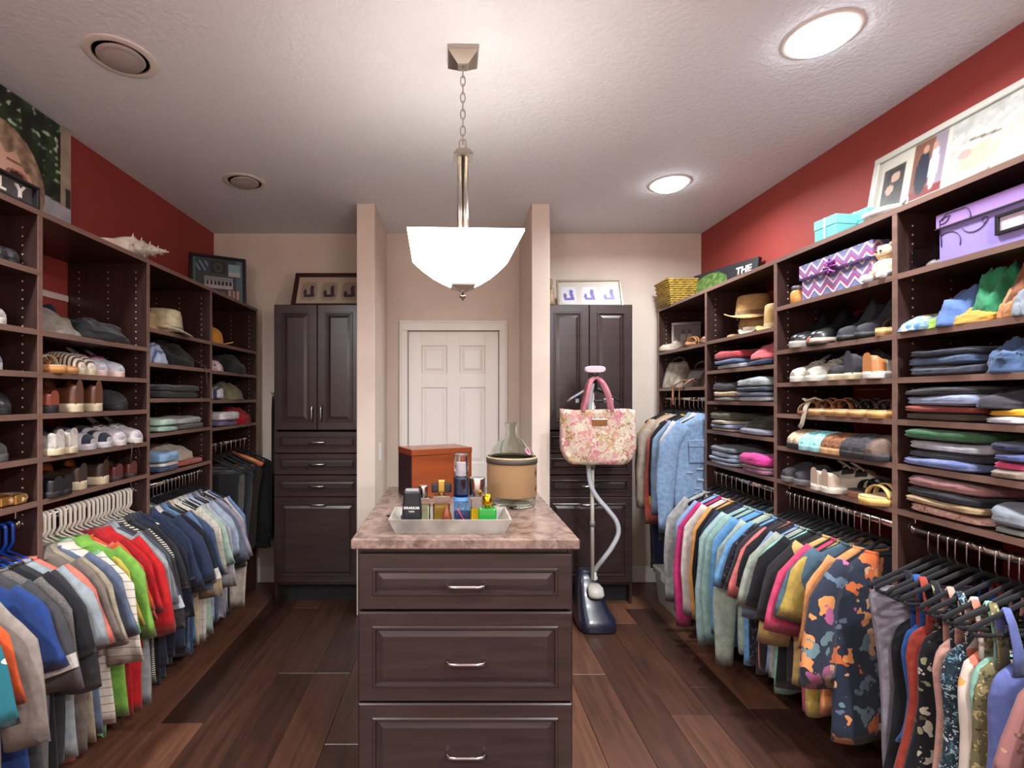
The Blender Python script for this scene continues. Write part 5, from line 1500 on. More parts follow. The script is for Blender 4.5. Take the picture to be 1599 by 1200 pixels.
# ------------------------------------------------------------------ on top of the left shelving
TZ = TOPZ + TH
def portrait(u, v):
    y = 1.40 + .935 * u; z = 2.11 + .60 * v
    n1 = noise.noise(Vector((y * 16, z * 16, 1))); n2 = noise.noise(Vector((y * 42, z * 42, 5)))
    c = mixc((18, 30, 22), (46, 74, 44), n1 * 1.2 + .4)
    if n2 > .28 and n1 > -.2: c = mixc(c, (176, 190, 168), (n2 - .2) * 3)
    if y > 2.275: c = mixc((164, 156, 136), (140, 134, 112), n1 + .5)
    if y > 2.275 and abs(y - 2.318) < .016 and 2.34 < z < 2.43: c = (48, 48, 46)
    if z < 2.36 - (y - 2.12) * .12 and y > 2.08: c = mixc((150, 152, 160), (176, 176, 182), n1 + .5)
    if z < 2.225: c = mixc((84, 120, 140), (30, 44, 50), n2 * 1.6 + .5)
    hx, hz = (y - 1.93) / .255, (z - 2.345) / .235
    hr = hx * hx + hz * hz
    if hr < 1 + .05 * noise.noise(Vector((y * 30, z * 8, 2))):
        c = mixc((112, 92, 74), (178, 158, 134), .5 + .5 * math.sin((y - 1.93) * 90 + z * 14) * .5 + n2 * .5)
    fx, fz = (y - 1.93) / .205, (z - 2.29) / .215
    fr = z < 2.47 - .55 * max(0, y - 2.0) - .02 * math.sin(y * 70) - .10 * max(0, 1.93 - y)
    if fx * fx + fz * fz < 1 and fr:
        c = mixc((226, 190, 168), (196, 154, 132), max(0, fx) * .9 + n1 * .15)
        for ey in (2.045, 1.825):
            ex, ez = (y - ey) / .034, (z - 2.372) / .016
            if ex * ex + ez * ez < 1: c = (58, 36, 32)
            elif ex * ex + ez * ez < 2.4: c = mixc(c, (132, 84, 74), .7)
            if abs(y - ey) < .045 and abs(z - 2.425) < .006: c = (132, 96, 74)
        if abs(y - 1.935) < .02 and abs(z - 2.30) < .012: c = (170, 112, 92)
        if abs(y - 1.935) < .055 and abs(z - 2.235) < .010: c = (176, 84, 80)
    return c
cv = thing('canvas_print', 'large canvas photo print of a fair-haired child outdoors, against the left wall', 'picture', (XL + .03, 1.40, TZ))
MB().box(-.022, 0, 0, .935, 0, .60, .001).build('canvas', plain((190, 186, 176), .7), cv)
print_plane('photo', .935, .60, 190, lambda u, v: tuple(min(290, 1.28 * q) for q in portrait(u, v)), cv, (.0012, 0, 0), (math.pi / 2, 0, math.pi / 2))

sg = thing('letter_sign', 'black framed sign with white letters L and Y on the left top shelf', 'sign', (-1.50, 1.46, TZ))
M_SB = plain((26, 25, 26), .45)
MB().box(-.02, .012, 0, .30, 0, .012, .002).box(-.02, .012, 0, .30, .078, .088, .002).box(-.02, .012, 0, .012, .012, .078, .002).box(-.02, .012, .288, .30, .012, .078, .002).build('frame', M_SB, sg)
MB().box(-.02, -.008, .012, .288, .012, .078).build('backing', plain((72, 70, 72), .6), sg)
for ch, yy in (('L', 1.625), ('Y', 1.695)):
    text_mesh(ch, .056, plain((232, 228, 216), .4), 'letter', sg, (-.006, yy - 1.46, .045), (math.pi / 2, 0, math.pi / 2), .004, bold=.002)

# conch shell
cs = thing('conch_shell', 'pale spiky conch shell on the left top shelf edge', 'shell', (-1.55, 2.36, TZ), math.radians(24))
M_SH = mottled((206, 196, 180), (150, 140, 126), 14, .4, .2, 50)
rings = []
for i in range(46):
    g = i / 45
    xx = -.155 + .31 * g
    if g < .5: r = .008 + .05 * math.sin(math.pi * min(1, g / .5) * .5) ** 1.3
    else: r = .058 * (1 - (g - .5) / .5) ** 1.15 + .003
    stp = .10 * math.sin((g - .5) * 52) * (1 if g > .5 else 0)
    r *= 1 + stp
    rings.append([(xx, r * 1.02 * math.cos(a_) * (1 + .10 * math.sin(3 * a_ + 5 * g)), .054 + r * .9 * math.sin(a_)) for a_ in [2 * math.pi * k / 22 for k in range(22)]])
MB().loft(rings, True, True).build('whorls', M_SH, cs)
sk = MB()
for i in range(26):
    g = .48 + .46 * i / 25
    r = .058 * (1 - (g - .5) / .5) ** 1.15 + .003 if g > .5 else .056
    a_ = i * 1.05
    p = Vector((-.155 + .31 * g, r * math.cos(a_), .054 + r * .9 * math.sin(a_)))
    d = Vector((0.25, math.cos(a_), .9 * math.sin(a_))).normalized()
    sk.tube([p - d * .004, p + d * .006, p + d * (.010 + .012 * (1 - (g - .48) / .5))], [.007 * (1.1 - g * .6), .005 * (1.1 - g * .6), .0008], 6)
sk.build('spikes', M_SH, cs)
lipr = [[(-.135 + .17 * g, -.03 - .035 * math.sin(math.pi * g) * q, .03 + .05 * q * (1 - .3 * g)) for q in (0, .5, 1)] for g in [k / 9 for k in range(10)]]
MB().loft(lipr, False, False, closed=False).build('flared_lip', plain((224, 206, 186), .3), cs)

def frame_thing(label, base, yaw, tilt, w, h, fw, mf, mat_mat, fn, n=90, depth=.022, name='picture_frame', inner=None):
    """framed picture, local x along its width, faces local -y; leans back by tilt"""
    t = thing(name, label, 'picture frame', base, 0, None, rot=(-tilt, 0, yaw))
    fr = MB()
    fr.box(0, w, 0, depth, 0, fw, .003).box(0, w, 0, depth, h - fw, h, .003).box(0, fw, 0, depth, fw, h - fw, .003).box(w - fw, w, 0, depth, fw, h - fw, .003)
    fr.build('frame', mf, t)
    MB().box(fw * .9, w - fw * .9, depth * .6, depth * .95, fw * .9, h - fw * .9).build('backing', plain((90, 80, 70), .8), t)
    print_plane('photo', w - 2 * fw, h - 2 * fw, n, fn, t, (fw, depth * .55, fw))
    return t
def collage(u, v):
    c = (58, 70, 78)
    R = random.Random(int(u * 14) * 31 + int(v * 14))
    def inr(a, b, c_, d): return a < u < b and c_ < v < d
    if inr(.06, .30, .70, .93): c = (120, 150, 160) if (u * 9 + v * 5) % 1 > .45 else (40, 46, 70)
    elif inr(.34, .66, .66, .95):
        c = (44, 40, 42)
        if abs(math.hypot((u - .5) / .8, v - .8) - .09) < .025: c = (80, 84, 76)
    elif inr(.70, .95, .62, .90): c = (150, 190, 196) if v > .72 else (206, 206, 200)
    elif inr(.22, .80, .30, .58):
        c = (150, 160, 158) if v > .48 else ((44, 44, 52) if (u * 13) % 1 > .35 and v > .38 else (206, 202, 196))
    elif inr(.06, .35, .05, .25): c = (170, 190, 190) if (u * 11) % 1 > .4 else (90, 110, 120)
    elif inr(.40, .64, .05, .24): c = (186, 160, 130) if v < .16 else (120, 130, 140)
    elif inr(.68, .94, .05, .28): c = (200, 190, 176) if (u * 12) % 1 > .5 else (150, 90, 80)
    elif u > .86 or u < .05: c = (86, 120, 124)
    return c
frame_thing('black framed sports team photo collage standing in the far left corner', (-1.835, 3.40, TZ), math.radians(30), .10, .37, .36, .022, plain((18, 17, 18), .3), None, collage)

# ------------------------------------------------------------------ on the tall cabinets
CZ = 2.087
def tri(seed, paper, ink, shots, curve):
    def fn(u, v):
        c = paper
        for k, cx in enumerate(shots):
            du, dv = (u - cx) / .125, (v - .47) / .34
            if abs(du) ** 5 + abs(dv) ** 5 < 1:
                c = tuple(int(a * .86) for a in paper) if curve else (206, 206, 214)
                # seated figure with knees up
                f = 0
                if (du - .35) ** 2 / .06 + (dv - .42) ** 2 / .05 < 1: f = 1
                if abs(du - .42 + .25 * (dv + .2)) < .24 and -.6 < dv < .3: f = 1
                if -.6 < du < .4 and -.62 < dv < -.32: f = 1
                if (du + .5) ** 2 / .05 + (dv + .1 * (k + 1)) ** 2 / .12 < 1: f = 1
                if f: c = ink
        return c
    return fn
frame_thing('dark framed triptych of three seated figure photos on the left cabinet', (-1.155, 3.47, CZ), 0, .42, .525, .30, .032, plain((48, 22, 20), .35), None, tri(1, (206, 190, 166), (74, 52, 74), (.18, .5, .82), True))
frame_thing('champagne framed triptych of three violet figure photos on the right cabinet', (.765, 3.52, CZ), math.radians(-4), .38, .47, .245, .016, plain((176, 166, 146), .3, .6), None, tri(2, (196, 188, 176), (104, 84, 160), (.16, .5, .82), False))
fg = thing('wooden_figurine', 'slim carved wooden figurine beside the champagne frame, half behind the wing wall', 'figurine', (.70, 3.47, CZ))
M_FG = mottled((150, 126, 92), (104, 84, 60), 18, .6, .3, 60)
MB().lathe([(.034, 0), (.036, .02), (.028, .05), (.030, .09), (.024, .13), (.012, .15)], 16, cap0=True, cap1=True).build('robe', M_FG, fg)
MB().lathe([(.010, .148), (.018, .162), (.020, .18), (.012, .197), (.002, .202)], 14).build('head', M_FG, fg)
MB().tube([(.0, -.02, .11), (-.012, -.03, .20), (-.014, -.028, .29), (-.012, -.026, .34)], [.006, .005, .004, .002], 8).build('staff', M_FG, fg)

# ------------------------------------------------------------------ on top of the right shelving
bk = thing('wicker_basket', 'yellow wicker basket at the far end of the right top shelf', 'basket', (1.67, 3.575, TZ))
M_WK = mottled((176, 146, 58), (132, 106, 40), 30, .7, .6, 120)
M_WKI = plain((96, 76, 32), .8)
zz = 0.004
k = 0
while zz < .175:
    g = zz / .18
    a, b = .105 + .028 * g, .085 + .02 * g
    pth = []
    for cx, cy in ((-1, -1), (0, -1), (1, -1), (1, 0), (1, 1), (0, 1), (-1, 1), (-1, 0), (-1, -1)):
        pth.append((cx * a, cy * b, zz))
    fine = []
    for q in range(8):
        for s_ in range(6):
            f = s_ / 6
            p = Vector(pth[q]).lerp(Vector(pth[q + 1]), f)
            wv = .003 * (1 if (q * 6 + s_ + k) % 2 else -1)
            p += Vector((math.copysign(wv, p.x) if abs(p.x) > a * .95 else 0, math.copysign(wv, p.y) if abs(p.y) > b * .95 else 0, 0)) * (1 if wv > 0 else -1)
            fine.append(tuple(p))
    fine.append(fine[0])
    MB().tube(fine, .0085, 6, cap=False).build('weave_row', M_WK, bk)
    zz += .0155; k += 1
MB().box(-.1, .1, -.08, .08, .001, .008).build('bottom', M_WKI, bk)
MB().box(-.118, -.114, -.07, .07, .01, .16).box(.114, .118, -.07, .07, .01, .16).build('lining', M_WKI, bk)

def tree_sign(u, v):
    c = (40, 40, 44)
    n1 = noise.noise(Vector((u * 18, v * 8, 3)))
    if ((u - .30) / .27) ** 2 + ((v - .52) / .40) ** 2 + .25 * n1 < 1: c = mixc((70, 104, 44), (124, 156, 82), .5 + n1)
    if v < .16 and u < .62: c = mixc((120, 96, 72), (96, 76, 56), .5 + n1)
    if abs(u - .30) < .02 and v < .3: c = (66, 48, 34)
    return c
ts = thing('canvas_sign', 'black canvas sign with green tree and the word THE, right top shelf', 'sign', (1.72, 3.50, TZ), 0, rot=(-.12, 0, math.radians(-73)))
MB().box(0, .52, .001, .03, 0, .205, .002).build('canvas', plain((24, 24, 27), .6), ts)
print_plane('artwork', .52, .205, 110, tree_sign, ts, (0, .0, 0))
text_mesh('THE', .062, plain((226, 222, 214), .5), 'lettering', ts, (.42, -.0006, .145), (math.pi / 2, 0, 0), .0008, bold=.002)

for (x, y, w, h, lab) in ((1.70, 2.16, .10, .125, 'larger turquoise box standing on the right top shelf'), (1.80, 2.13, .085, .14, 'turquoise box behind, nearer the red wall on the right top shelf')):
    tb = thing('turquoise_box', lab, 'box', (x, y, TZ), math.radians(6), 'turquoise boxes')
    MTq = plain((92, 164, 164), .5)
    MB().box(-w / 2, w / 2, -.055, .055, 0, h * .72, .002).build('body', MTq, tb)
    MB().box(-w / 2 - .002, w / 2 + .002, -.057, .057, h * .66, h, .002).build('lid', plain((104, 174, 174), .45), tb)
    MB().box(-w / 2 - .003, -w / 2 - .0015, -.004, .004, 0, h).build('ribbon', plain((196, 224, 222), .4), tb)

def wedding(u, v):
    c = (212, 206, 190)
    n1 = noise.noise(Vector((u * 22, v * 12, 7))); n2 = noise.noise(Vector((u * 50, v * 26, 2)))
    if .03 < u < .15 and .34 < v < .86:                      # small dark portrait
        c = mixc((40, 38, 36), (78, 70, 62), .5 + n1)
        if ((u - .10) / .025) ** 2 + ((v - .72) / .06) ** 2 < 1 or ((u - .075) / .022) ** 2 + ((v - .58) / .06) ** 2 < 1: c = (196, 160, 136)
    elif .19 < u < .35 and .30 < v < .99:                    # couple
        c = (150, 136, 150) if u > .29 else (128, 84, 66)
        if v < .40: c = (128, 40, 38)
        if ((u - .245) / .035) ** 2 + ((v - .60) / .26) ** 2 < 1: c = (34, 36, 54)
        if ((u - .30) / .022) ** 2 + ((v - .62) / .26) ** 2 < 1: c = (196, 200, 214)
        if ((u - .25) / .014) ** 2 + ((v - .88) / .05) ** 2 < 1 or ((u - .295) / .014) ** 2 + ((v - .87) / .05) ** 2 < 1: c = (196, 150, 126)
    elif u > .37:                                            # hands and lace
        c = mixc((206, 204, 196), (176, 176, 168), .5 + n1)
        if ((u - .50 - .1 * (v - .5)) / .08) ** 2 + ((v - .50) / .13) ** 2 < 1: c = (212, 176, 150)
        if ((u - .62) / .09) ** 2 + ((v - .62 - .8 * (u - .62)) / .06) ** 2 < 1: c = (220, 184, 164)
        if ((u - .44) / .03) ** 2 + ((v - .58) / .05) ** 2 < 1: c = (206, 150, 140)
        if abs(v - .70 + .4 * (u - .5)) < .012 and .45 < u < .58: c = (110, 92, 70)
        if abs(v - .22 - .5 * (u - .4)) < .02 and u < .56: c = (150, 116, 100)
        if n2 > .35: c = mixc(c, (150, 150, 146), .4)
    elif v < .28: c = mixc((196, 196, 192), (222, 220, 214), .5 + n1)
    return c
frame_thing('large white framed collage of wedding photos leaning on the right wall', (1.83, 2.185, TZ), math.radians(-90), .17, .90, .40, .028, plain((182, 180, 170), .4), None, wedding, 150)
gb = thing('gravy_bowl', 'white porcelain sauce bowl on the right top shelf before the frame', 'bowl', (1.66, 1.86, TZ), math.radians(80))
MB().lathe([(.02, 0), (.045, .004), (.062, .022), (.070, .040), (.066, .042), (.05, .03), (.003, .02)], 28, sx=1.25, cap0=True).build('bowl', plain((190, 187, 182), .2, coat=.4), gb)
MB().tube([(-.08, 0, .036), (-.105, 0, .05), (-.11, 0, .03), (-.085, 0, .015)], .005, 8).build('handle', plain((190, 187, 182), .2, coat=.4), gb)

# ------------------------------------------------------------------ on the island
def isp(x, y): return (x * IK, y * IK, CT)
tr_ = thing('marble_tray', 'shallow flared grey marble tray on the island countertop', 'tray', isp(-.008, 1.955))
M_MB = mottled((120, 117, 110), (164, 160, 152), 9, .35)
def rect(a, b, z): return [(-a, -b, z), (a, -b, z), (a, b, z), (-a, b, z)]
a0, b0, a1, b1 = .196, .085, .220, .105
MB().loft([rect(a0, b0, .0), rect(a1, b1, .052), rect(a1 - .007, b1 - .007, .052), rect(a0 - .010, b0 - .010, .012)], True, True, 0, False).build('dish', M_MB, tr_)
BZ = .012
def bottle(name, label, u, yy, w, parts):
    y = yy * IK
    x = (u - 706.0) * y / FPX
    t = thing(name, label, 'bottle', (x, y, CT + BZ), 0, 'perfume bottles on the tray')
    for nm, mb, m in parts:
        mb.v = [(x * 1.06, y * 1.06, z * 1.22) for x, y, z in mb.v]
        mb.build(nm, m, t)
    return t
def rbox(w, d, z0, z1, c=.004, bulge=0.0):
    rings = []
    for g in (0, .05, .3, .6, .9, 1):
        s = 1 + bulge * math.sin(math.pi * g); e = .94 if g in (0, 1) else 1
        rings.append([(w / 2 * s * e * se(math.cos(a_), .35), d / 2 * s * e * se(math.sin(a_), .35), z0 + (z1 - z0) * g) for a_ in [2 * math.pi * k / 28 for k in range(28)]])
    return MB().loft(rings, True, True)
def cyl(r, z0, z1, seg=24): return MB().lathe([(r * .93, z0), (r, z0 + .003), (r, z1 - .003), (r * .93, z1)], seg, cap0=True, cap1=True)
GL = glass((240, 242, 240), 0.0, 'clear_glass')
YB1, YB2 = 1.905, 1.955
rings = []
for g in (0, .03, .35, .7, .95, 1):
    w = .064 * (1 + .08 * math.sin(math.pi * min(1, g * 1.1)) - .20 * max(0, g - .4)); 
    rings.append([(w / 2 * se(math.cos(a_), .4), .018 * se(math.sin(a_), .5), .108 * g) for a_ in [2 * math.pi * k / 26 for k in range(26)]])
bo = bottle('cologne_bottle', 'flat black cologne bottle with white lettering at the left of the tray', 643.5, YB1, 0, [('flask', MB().loft(rings, True, True), plain((24, 26, 30), .4)), ('cap', rbox(.046, .03, .108, .114), plain((130, 130, 132), .4))])
text_mesh('DRAKKAR', .0125, plain((226, 226, 226), .5), 'lettering', bo, (0, -.0212, .074), (math.pi / 2, 0, 0), .0003, bold=.0002)
text_mesh('NOIR', .008, plain((226, 226, 226), .5), 'lettering', bo, (0, -.0212, .061), (math.pi / 2, 0, 0), .0003)
bottle('perfume_bottle', 'clear perfume bottle with pale liquid and silver cap behind the black one', 661, YB2, 0, [('glass', rbox(.05, .03, 0, .082), GL), ('liquid', rbox(.042, .022, .006, .06), glass((222, 226, 190), 0, 'pale_liquid', 1.33)), ('cap', cyl(.016, .086, .118), M_CHROME), ('collar', cyl(.013, .082, .088), M_CHROME)])
bottle('perfume_bottle', 'square perfume bottle of amber liquid with gold and black cap', 689.5, 1.975, 0, [('glass', rbox(.062, .034, 0, .085), GL), ('liquid', rbox(.052, .025, .006, .058), glass((236, 190, 80), 0, 'amber_liquid', 1.33)), ('neck', cyl(.012, .085, .094), plain((196, 160, 80), .25, 1.0)), ('cap', rbox(.072, .022, .094, .122), BLKR), ('cap_band', rbox(.026, .026, .092, .132), plain((212, 176, 90), .25, 1.0))])
bottle('perfume_bottle', 'small oval bottle of copper brown perfume in front', 697.5, 1.90, 0, [('flask', MB().lathe([(.003, 0), (.016, .002), (.020, .02), (.015, .042), (.004, .062), (.001, .066)], 22, sy=.6), plain((120, 58, 36), .15, .3, coat=.6))])
bottle('body_mist', 'tall blue body mist bottle with clear cap in the middle of the tray', 720, YB2, 0, [('bottle', cyl(.027, 0, .148), glass((190, 204, 230), .02, 'blue_mist', 1.12)), ('liquid', cyl(.023, .005, .14), glass((150, 176, 216), 0, 'blue_liquid', 1.15)), ('label', MB().lathe([(.0274, .04), (.0274, .085)], 24), plain((90, 140, 190), .5)), ('spray_top', cyl(.012, .148, .19), plain((206, 204, 206), .3)), ('cap', cyl(.026, .150, .215), glass((236, 230, 236), .03, 'clear_cap'))])
bt2 = bottle('perfume_bottle', 'small clear bottle with red ribbon and blue label before the tall mist', 722, 1.905, 0, [('glass', rbox(.054, .026, 0, .075), GL), ('liquid', rbox(.046, .018, .005, .05), glass((150, 170, 220), 0, 'iris_liquid', 1.33))])
MB().tube([(-.018, -.0145, .07), (-.004, -.0150, .045), (.022, -.0145, .005)], .004, 6, flat=.4).build('ribbon', plain((206, 30, 40), .4), bt2)
bottle('perfume_bottle', 'bottle of yellow perfume under a wide silver cap', 745, 1.96, 0, [('glass', rbox(.05, .036, 0, .084), GL), ('liquid', rbox(.042, .028, .006, .05), glass((248, 206, 20), 0, 'yellow_liquid', 1.33)), ('cap', cyl(.029, .086, .142), M_CHROME)])
bottle('perfume_bottle', 'short emerald green bottle with round gold cap at the right', 761, 1.905, 0, [('glass', rbox(.062, .03, 0, .058, bulge=.03), plain((20, 130, 44), .1, coat=.8)), ('neck', cyl(.010, .058, .066), plain((196, 160, 50), .25, 1.0)), ('cap', MB().lathe([(.012, .064), (.018, .070), (.019, .084), (.014, .096), (.003, .100)], 20, cap0=True), plain((226, 180, 40), .22, 1.0))])
br = thing('hair_brush', 'dark maroon paddle brush lying behind the black bottle', 'brush', isp(-.235, 2.06), math.radians(-35))
MB().tube([(-.05, 0, .012), (0, 0, .013), (.03, 0, .014), (.10, 0, .014), (.15, 0, .012)], [.008, .028, .03, .010, .007], 10, flat=.35, up=(0, 0, 1)).build('paddle', plain((52, 22, 30), .35), br)
MB().box(-.03, .03, -.016, .016, .003, .010, .002).build('bristle_pad', BLKR, br)

# wooden keepsake box
a_ = math.radians(25)
wbx = thing('wooden_box', 'reddish brown wooden keepsake box on the island', 'box', isp(-.2035, 2.455), a_)
k_ = IK
MW = wood('cherry_box', (104, 46, 20), (134, 64, 30), .3, 'x', .6, .3)
MWD = wood('cherry_dark', (44, 26, 30), (60, 36, 38), .35, 'x', .6)
W0, D0, H0 = .34 * k_, .205 * k_, .255 * k_
b_ = MB().box(0, W0, 0, D0, 0, H0 - .03, .002); b_.build('body', MW, wbx)
MB().box(-.0012, .0005, .001, D0 - .001, .001, H0 - .031).build('dark_left_side', MWD, wbx)  # thin sheet in a darker tone, on the left side only
MB().box(-.002, W0 + .002, -.002, D0 + .002, H0 - .029, H0, .002).build('lid', MW, wbx)
MB().box(.04, .085, -.0035, -.002, H0 - .026, H0 - .022).box(W0 - .075, W0 - .03, -.0035, -.002, H0 - .026, H0 - .022).build('lid_hinges', plain((206, 180, 120), .3, 1.0), wbx)

# demijohn
dj = thing('demijohn', 'green glass demijohn jug wrapped in burlap on the island', 'jug', isp(.289, 2.36))
rr = .115 * IK; hh = .40 * IK
out = [(.02, 0), (rr * .96, .004), (rr, .02), (rr, .19), (rr * .97, .215), (rr * .82, .255), (rr * .55, .288), (.032, .305), (.026, .315), (.024, .350), (.030, .366), (.033, .373)]
inn = [(r - .005, z + (.006 if z < .05 else 0)) for r, z in reversed(out[1:])]
MB().lathe(out + inn + [(.001, .010)], 40, cap0=True).build('glass_jug', glass((236, 242, 236), 0.0, 'green_glass', 1.12), dj)
def burlap():
    m, nt, b = new_mat('burlap')
    tc = N(nt, 'ShaderNodeTexCoord')
    w1 = N(nt, 'ShaderNodeTexWave', Scale=130.0, Distortion=1.5); w1.bands_direction = 'Z'
    L(nt, tc, 'Object', w1, 'Vector')
    r = ramp(nt, [(0, RGB(120, 90, 58)), (1, RGB(160, 126, 88))])
    L(nt, w1, 'Fac', r, 'Fac'); L(nt, r, 'Color', b, 'Base Color'); b.inputs['Roughness'].default_value = .9
    bump(nt, b, w1, 'Fac', .5, .002)
    return m
MB().lathe([(rr + .001, .048), (rr + .004, .046), (rr + .005, .05), (rr + .005, .19), (rr + .004, .195), (rr + .001, .195)], 44).build('burlap_wrap', burlap(), dj)
MB().lathe([(rr + .005, .192), (rr + .008, .194), (rr + .008, .212), (rr + .005, .214), (rr + .001, .213)], 44).build('dark_band', plain((60, 52, 44), .6), dj)
MB().lathe([(rr + .004, .213), (rr + .007, .216), (rr + .006, .221), (rr + .001, .222)], 44).build('rim_cord', F(196, 170, 130), dj)
an0 = math.radians(-42)
st_ = MB().lathe([(.001, .0012), (.017, .001), (.018, 0)], 18)
so = st_.build('round_sticker', plain((206, 170, 196), .4), dj, loc=(rr * .80 * math.cos(an0), rr * .80 * math.sin(an0), .248), rot=(0, math.radians(52), an0))
st2 = MB().box(-.012, .012, -.004, .004, .0014, .0022)
st2.build('sticker_print', plain((190, 40, 50), .4), so)
for zz, s_ in ((.155, .013), (.085, .009)):
    an1 = math.radians(-28)
    mk = MB()
    mk.tube([(0, -s_, 0), (0, 0, s_ * 1.3), (0, s_, 0), (0, 0, -s_ * 1.3), (0, -s_, 0)], .0012, 5)
    mk.tube([(0, -s_ * .4, s_ * .4), (0, 0, -s_ * .5), (0, s_ * .4, s_ * .4)], .0012, 5)
    mk.build('stamp', plain((84, 62, 44), .8), dj, loc=((rr + .006) * math.cos(an1), (rr + .006) * math.sin(an1), zz), rotz=an1)

# ------------------------------------------------------------------ garment steamer and tote
SX, SY = .893, 3.10
sm = thing('garment_steamer', 'navy upright garment steamer with white pole and hose before the right cabinet', 'steamer', (SX, SY, 0))
M_NV = plain((28, 30, 50), .25, coat=.4)
rings = []
for z, x0, x1, y0, y1 in ((.0, -.105, .115, -.145, .13), (.012, -.112, .122, -.152, .135), (.05, -.112, .122, -.150, .135), (.075, -.105, .115, -.135, .132), (.12, -.10, .085, -.09, .13), (.20, -.095, .06, -.045, .128), (.27, -.085, .045, -.01, .122), (.315, -.07, .03, .03, .11), (.325, -.06, .02, .045, .10)):
    cx, cy, ax, ay = (x0 + x1) / 2, (y0 + y1) / 2, (x1 - x0) / 2, (y1 - y0) / 2
    rings.append([(cx + ax * se(math.cos(q), .4), cy + ay * se(math.sin(q), .4), z) for q in [2 * math.pi * k / 32 for k in range(32)]])
sb = MB().loft(rings, True, True).build('base', M_NV, sm)
MB().loft([[(.005 + r * math.cos(q), -.03 + .6 * r * math.sin(q) + dy, z) for q in [2 * math.pi * k / 20 for k in range(20)]] for r, z, dy in ((.042, .19, -.035), (.050, .21, -.04), (.048, .245, -.02), (.03, .262, 0))], True, True).build('water_cap', plain((196, 192, 184), .35), sm)
MB().lathe([(.024, .26), (.024, .29), (.018, .30), (.018, .33)], 16, c=(.015, .02, 0), cap1=True).build('hose_collar', plain((206, 204, 200), .35), sm)
for sd in (-1, 1):
    MB().tube([(0, -.012, 0), (0, .012, 0)], .022, 14).build('wheel', BLKR, sm, loc=(sd * .09, .12, .022), rotz=math.pi / 2)
MB().box(-.03, .018, -.1385, -.136, .062, .068).build('badge', plain((190, 190, 196), .4), sm)
MB().tube([(0, .0, .28), (0, .0, 1.50)], .0125, 14).build('pole', plain((206, 200, 190), .3), sm)
MB().lathe([(.017, 0), (.017, .03)], 14, c=(0, 0, .62), cap0=True, cap1=True).lathe([(.017, 0), (.017, .03)], 14, c=(0, 0, .98), cap0=True, cap1=True).build('pole_clamps', plain((120, 116, 112), .4), sm)
hp_ = [(.015, .02, .32), (.03, .0, .36), (.06, -.03, .42), (.11, -.045, .50), (.15, -.045, .585), (.14, -.04, .66), (.09, -.035, .73), (.03, -.03, .80), (-.015, -.03, .88), (-.03, -.025, 1.0), (-.03, -.02, 1.25), (-.02, -.03, 1.46), (-.005, -.035, 1.54)]
def smooth_path(P, n=6):
    P = [Vector(p) for p in P]; out = []
    for i in range(len(P) - 1):
        p0, p1, p2, p3 = P[max(0, i - 1)], P[i], P[i + 1], P[min(len(P) - 1, i + 2)]
        for k in range(n):
            t = k / n
            out.append(tuple(.5 * ((2 * p1) + (p2 - p0) * t + (2 * p0 - 5 * p1 + 4 * p2 - p3) * t * t + (3 * p1 - p0 - 3 * p2 + p3) * t ** 3)))
    out.append(tuple(P[-1])); return out
MB().tube(smooth_path(hp_), .0145, 12).build('hose', plain((176, 180, 186), .4), sm)
MB().lathe([(.03, 0), (.032, .02), (.028, .06), (.02, .08)], 16, c=(0, 0, 1.48), cap0=True, cap1=True).build('pole_head', BLKR, sm)
hdn = MB().tube([(-.005, -.035, 1.53), (0, -.04, 1.575), (0, -.045, 1.60)], [.016, .02, .026], 12).build('steam_head_grip', BLKR, sm)
rg_ = [[(0 + a * se(math.cos(q), .6), -.05 + y, 1.615 + b * se(math.sin(q), .7)) for q in [2 * math.pi * k / 24 for k in range(24)]] for y, a, b in ((.02, .045, .014), (.012, .062, .020), (-.012, .066, .022), (-.02, .058, .017))]
MB().loft(rg_, True, True).build('steam_head', plain((206, 186, 196), .35), hdn)
# hanger arms of the steamer
ha = MB().tube([(0, -.01, 1.505), (-.07, -.02, 1.475), (-.14, -.03, 1.435), (-.165, -.03, 1.415)], [.013, .012, .010, .008], 10, flat=.8).build('hanger_arm', plain((150, 156, 164), .25, .4), sm)
MB().tube([(0, -.01, 1.505), (.07, -.0, 1.475), (.15, .0, 1.43), (.18, .0, 1.412)], [.013, .012, .010, .008], 10, flat=.8).build('hanger_arm', BLKR, sm)
MB().box(-.115, .135, -.012, .004, 1.408, 1.424, .003).build('clip_bar', BLKR, sm)
for xx in (-.10, -.05, .08, .12):
    MB().box(xx - .012, xx + .012, -.016, -.011, 1.405, 1.432, .002).build('clip', plain((140, 150, 160), .3, .5), sm)

M_TOTE = fabric((212, 192, 166), [(206, 120, 130), (196, 160, 110), (222, 150, 152), (228, 212, 190), (172, 132, 84), (214, 136, 140)], 'floral', 1.7, .55)
tt = thing('tote_bag', 'pink floral tote bag hanging on the garment steamer', 'bag', (SX + .012, SY - .075, 1.03))
rings = []
for g in [k / 12 for k in range(13)]:
    wd = .175 + (.232 - .175) * min(1, g / .28) ** .6 + .004 * g
    dp_ = .045 * (1 - .65 * g) + .008
    rings.append([(wd * se(math.cos(q), .3), dp_ * se(math.sin(q), .5) * (1 + .15 * math.sin(6 * math.cos(q) + 5 * g)), .335 * g + (.006 * math.sin(5 * math.cos(q)) if g > .9 else 0)) for q in [2 * math.pi * k / 40 for k in range(40)]])
MB().loft(rings, True, True).build('body', M_TOTE, tt)
MB().box(-.045, .05, -.036, -.030, .235, .278, .003).build('leather_patch', LE(150, 94, 44), tt)
M_PK = F(214, 128, 140)
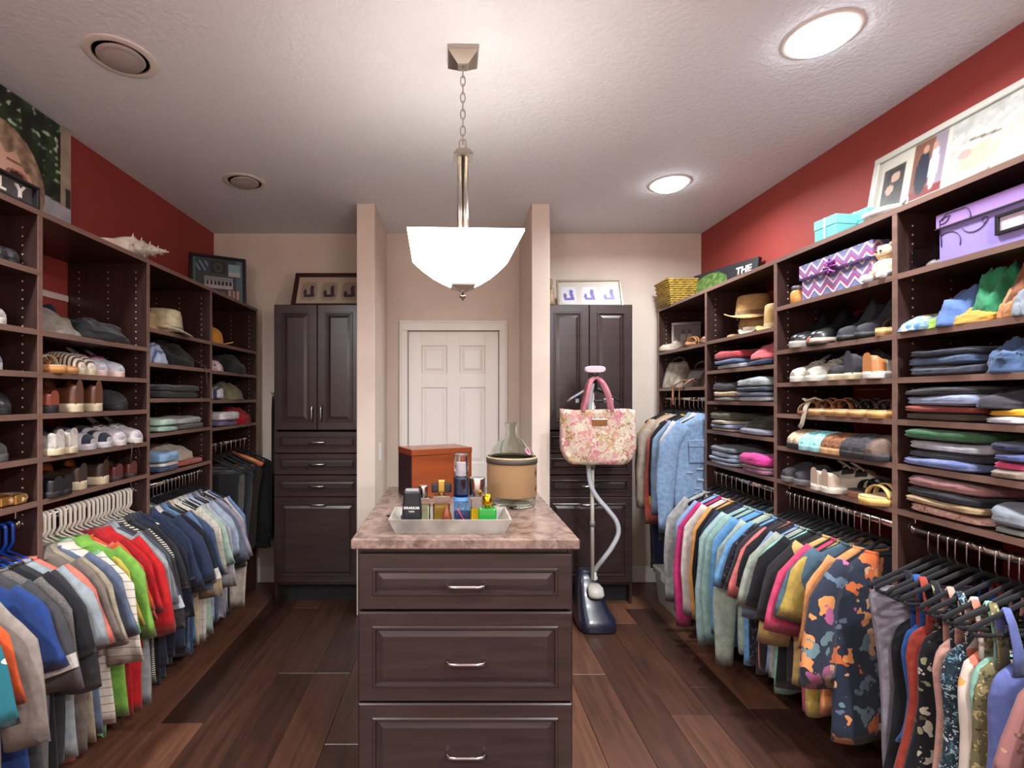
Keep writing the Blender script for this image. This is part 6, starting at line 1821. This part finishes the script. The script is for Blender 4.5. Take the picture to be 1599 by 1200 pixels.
for yy, z1, z0 in ((-.022, .545, .30), (.022, .545, .30)):
    MB().tube(smooth_path([(-.095, yy, z0 + .02), (-.075, yy * 1.2, .40), (-.045, yy + .02, .50), (-.005, .045 if yy > 0 else .02, z1 - .01), (.035, yy + .02, .50), (.065, yy * 1.2, .42), (.085, yy, z0 + .02)]), .013, 8, flat=.3, up=(0, 1, 0)).build('handle', M_PK, tt)

# ------------------------------------------------------------------ belts on the cabinet side, storage bin
bh = thing('belt_rack', 'chrome belt rack on the side of the left cabinet', 'rack', (-1.237, 3.46, 1.46))
MB().box(-.006, 0, -.05, .25, -.012, .012, .002).build('rail', M_CHROME, bh)
for k in range(4):
    MB().tube([(-.006, -.03 + k * .05, 0), (-.03, -.03 + k * .05, .0), (-.038, -.03 + k * .05, .02)], .003, 6).build('hook', M_CHROME, bh)
for k, (c, ln, ds) in enumerate((((16, 15, 16), 1.02, 'black leather belt nearest the cabinet front on the belt rack'), ((20, 19, 20), .98, 'second black leather belt on the belt rack'), ((176, 104, 62), 1.03, 'brown leather belt on the belt rack'), ((24, 22, 24), .96, 'rearmost black leather belt on the belt rack'))):
    bl = thing('belt', ds, 'belt', (-1.237 - .026 - .008 * k, 3.46 - .03 + k * .05, 1.455), 0, 'belts on the rack')
    MB().tube([(0, 0, .0), (-.004, .0, -.1), (-.006 - .004 * k, .004, -.5), (-.006 - .012 * (k == 2), .0, -.85), (-.002 - .01 * (k == 2), 0, -ln)], .017, 8, flat=.18, up=(1, 0, 0)).build('strap', LE(*c), bl)
    MB().tube([(.004, -.018, .012), (.004, .018, .012), (.004, .018, -.022), (.004, -.018, -.022), (.004, -.018, .012)], .003, 6).build('buckle', M_CHROME, bl)
bn = thing('storage_bin', 'translucent grey plastic storage bin with lid on the floor under the farthest right rail', 'bin', (1.60, 3.27, 0))
MBN = plain((150, 146, 136), .35)
MB().loft([rect(.14, .17, .0), rect(.16, .20, .23), rect(.152, .192, .23), rect(.132, .162, .008)], True, True, 0, False).build('tub', MBN, bn)
MB().box(-.168, .168, -.208, .208, .228, .25, .004).build('lid', plain((190, 186, 178), .35), bn)
MB().box(-.178, -.168, -.05, .05, .19, .24, .003).build('latch', plain((206, 204, 200), .35), bn)
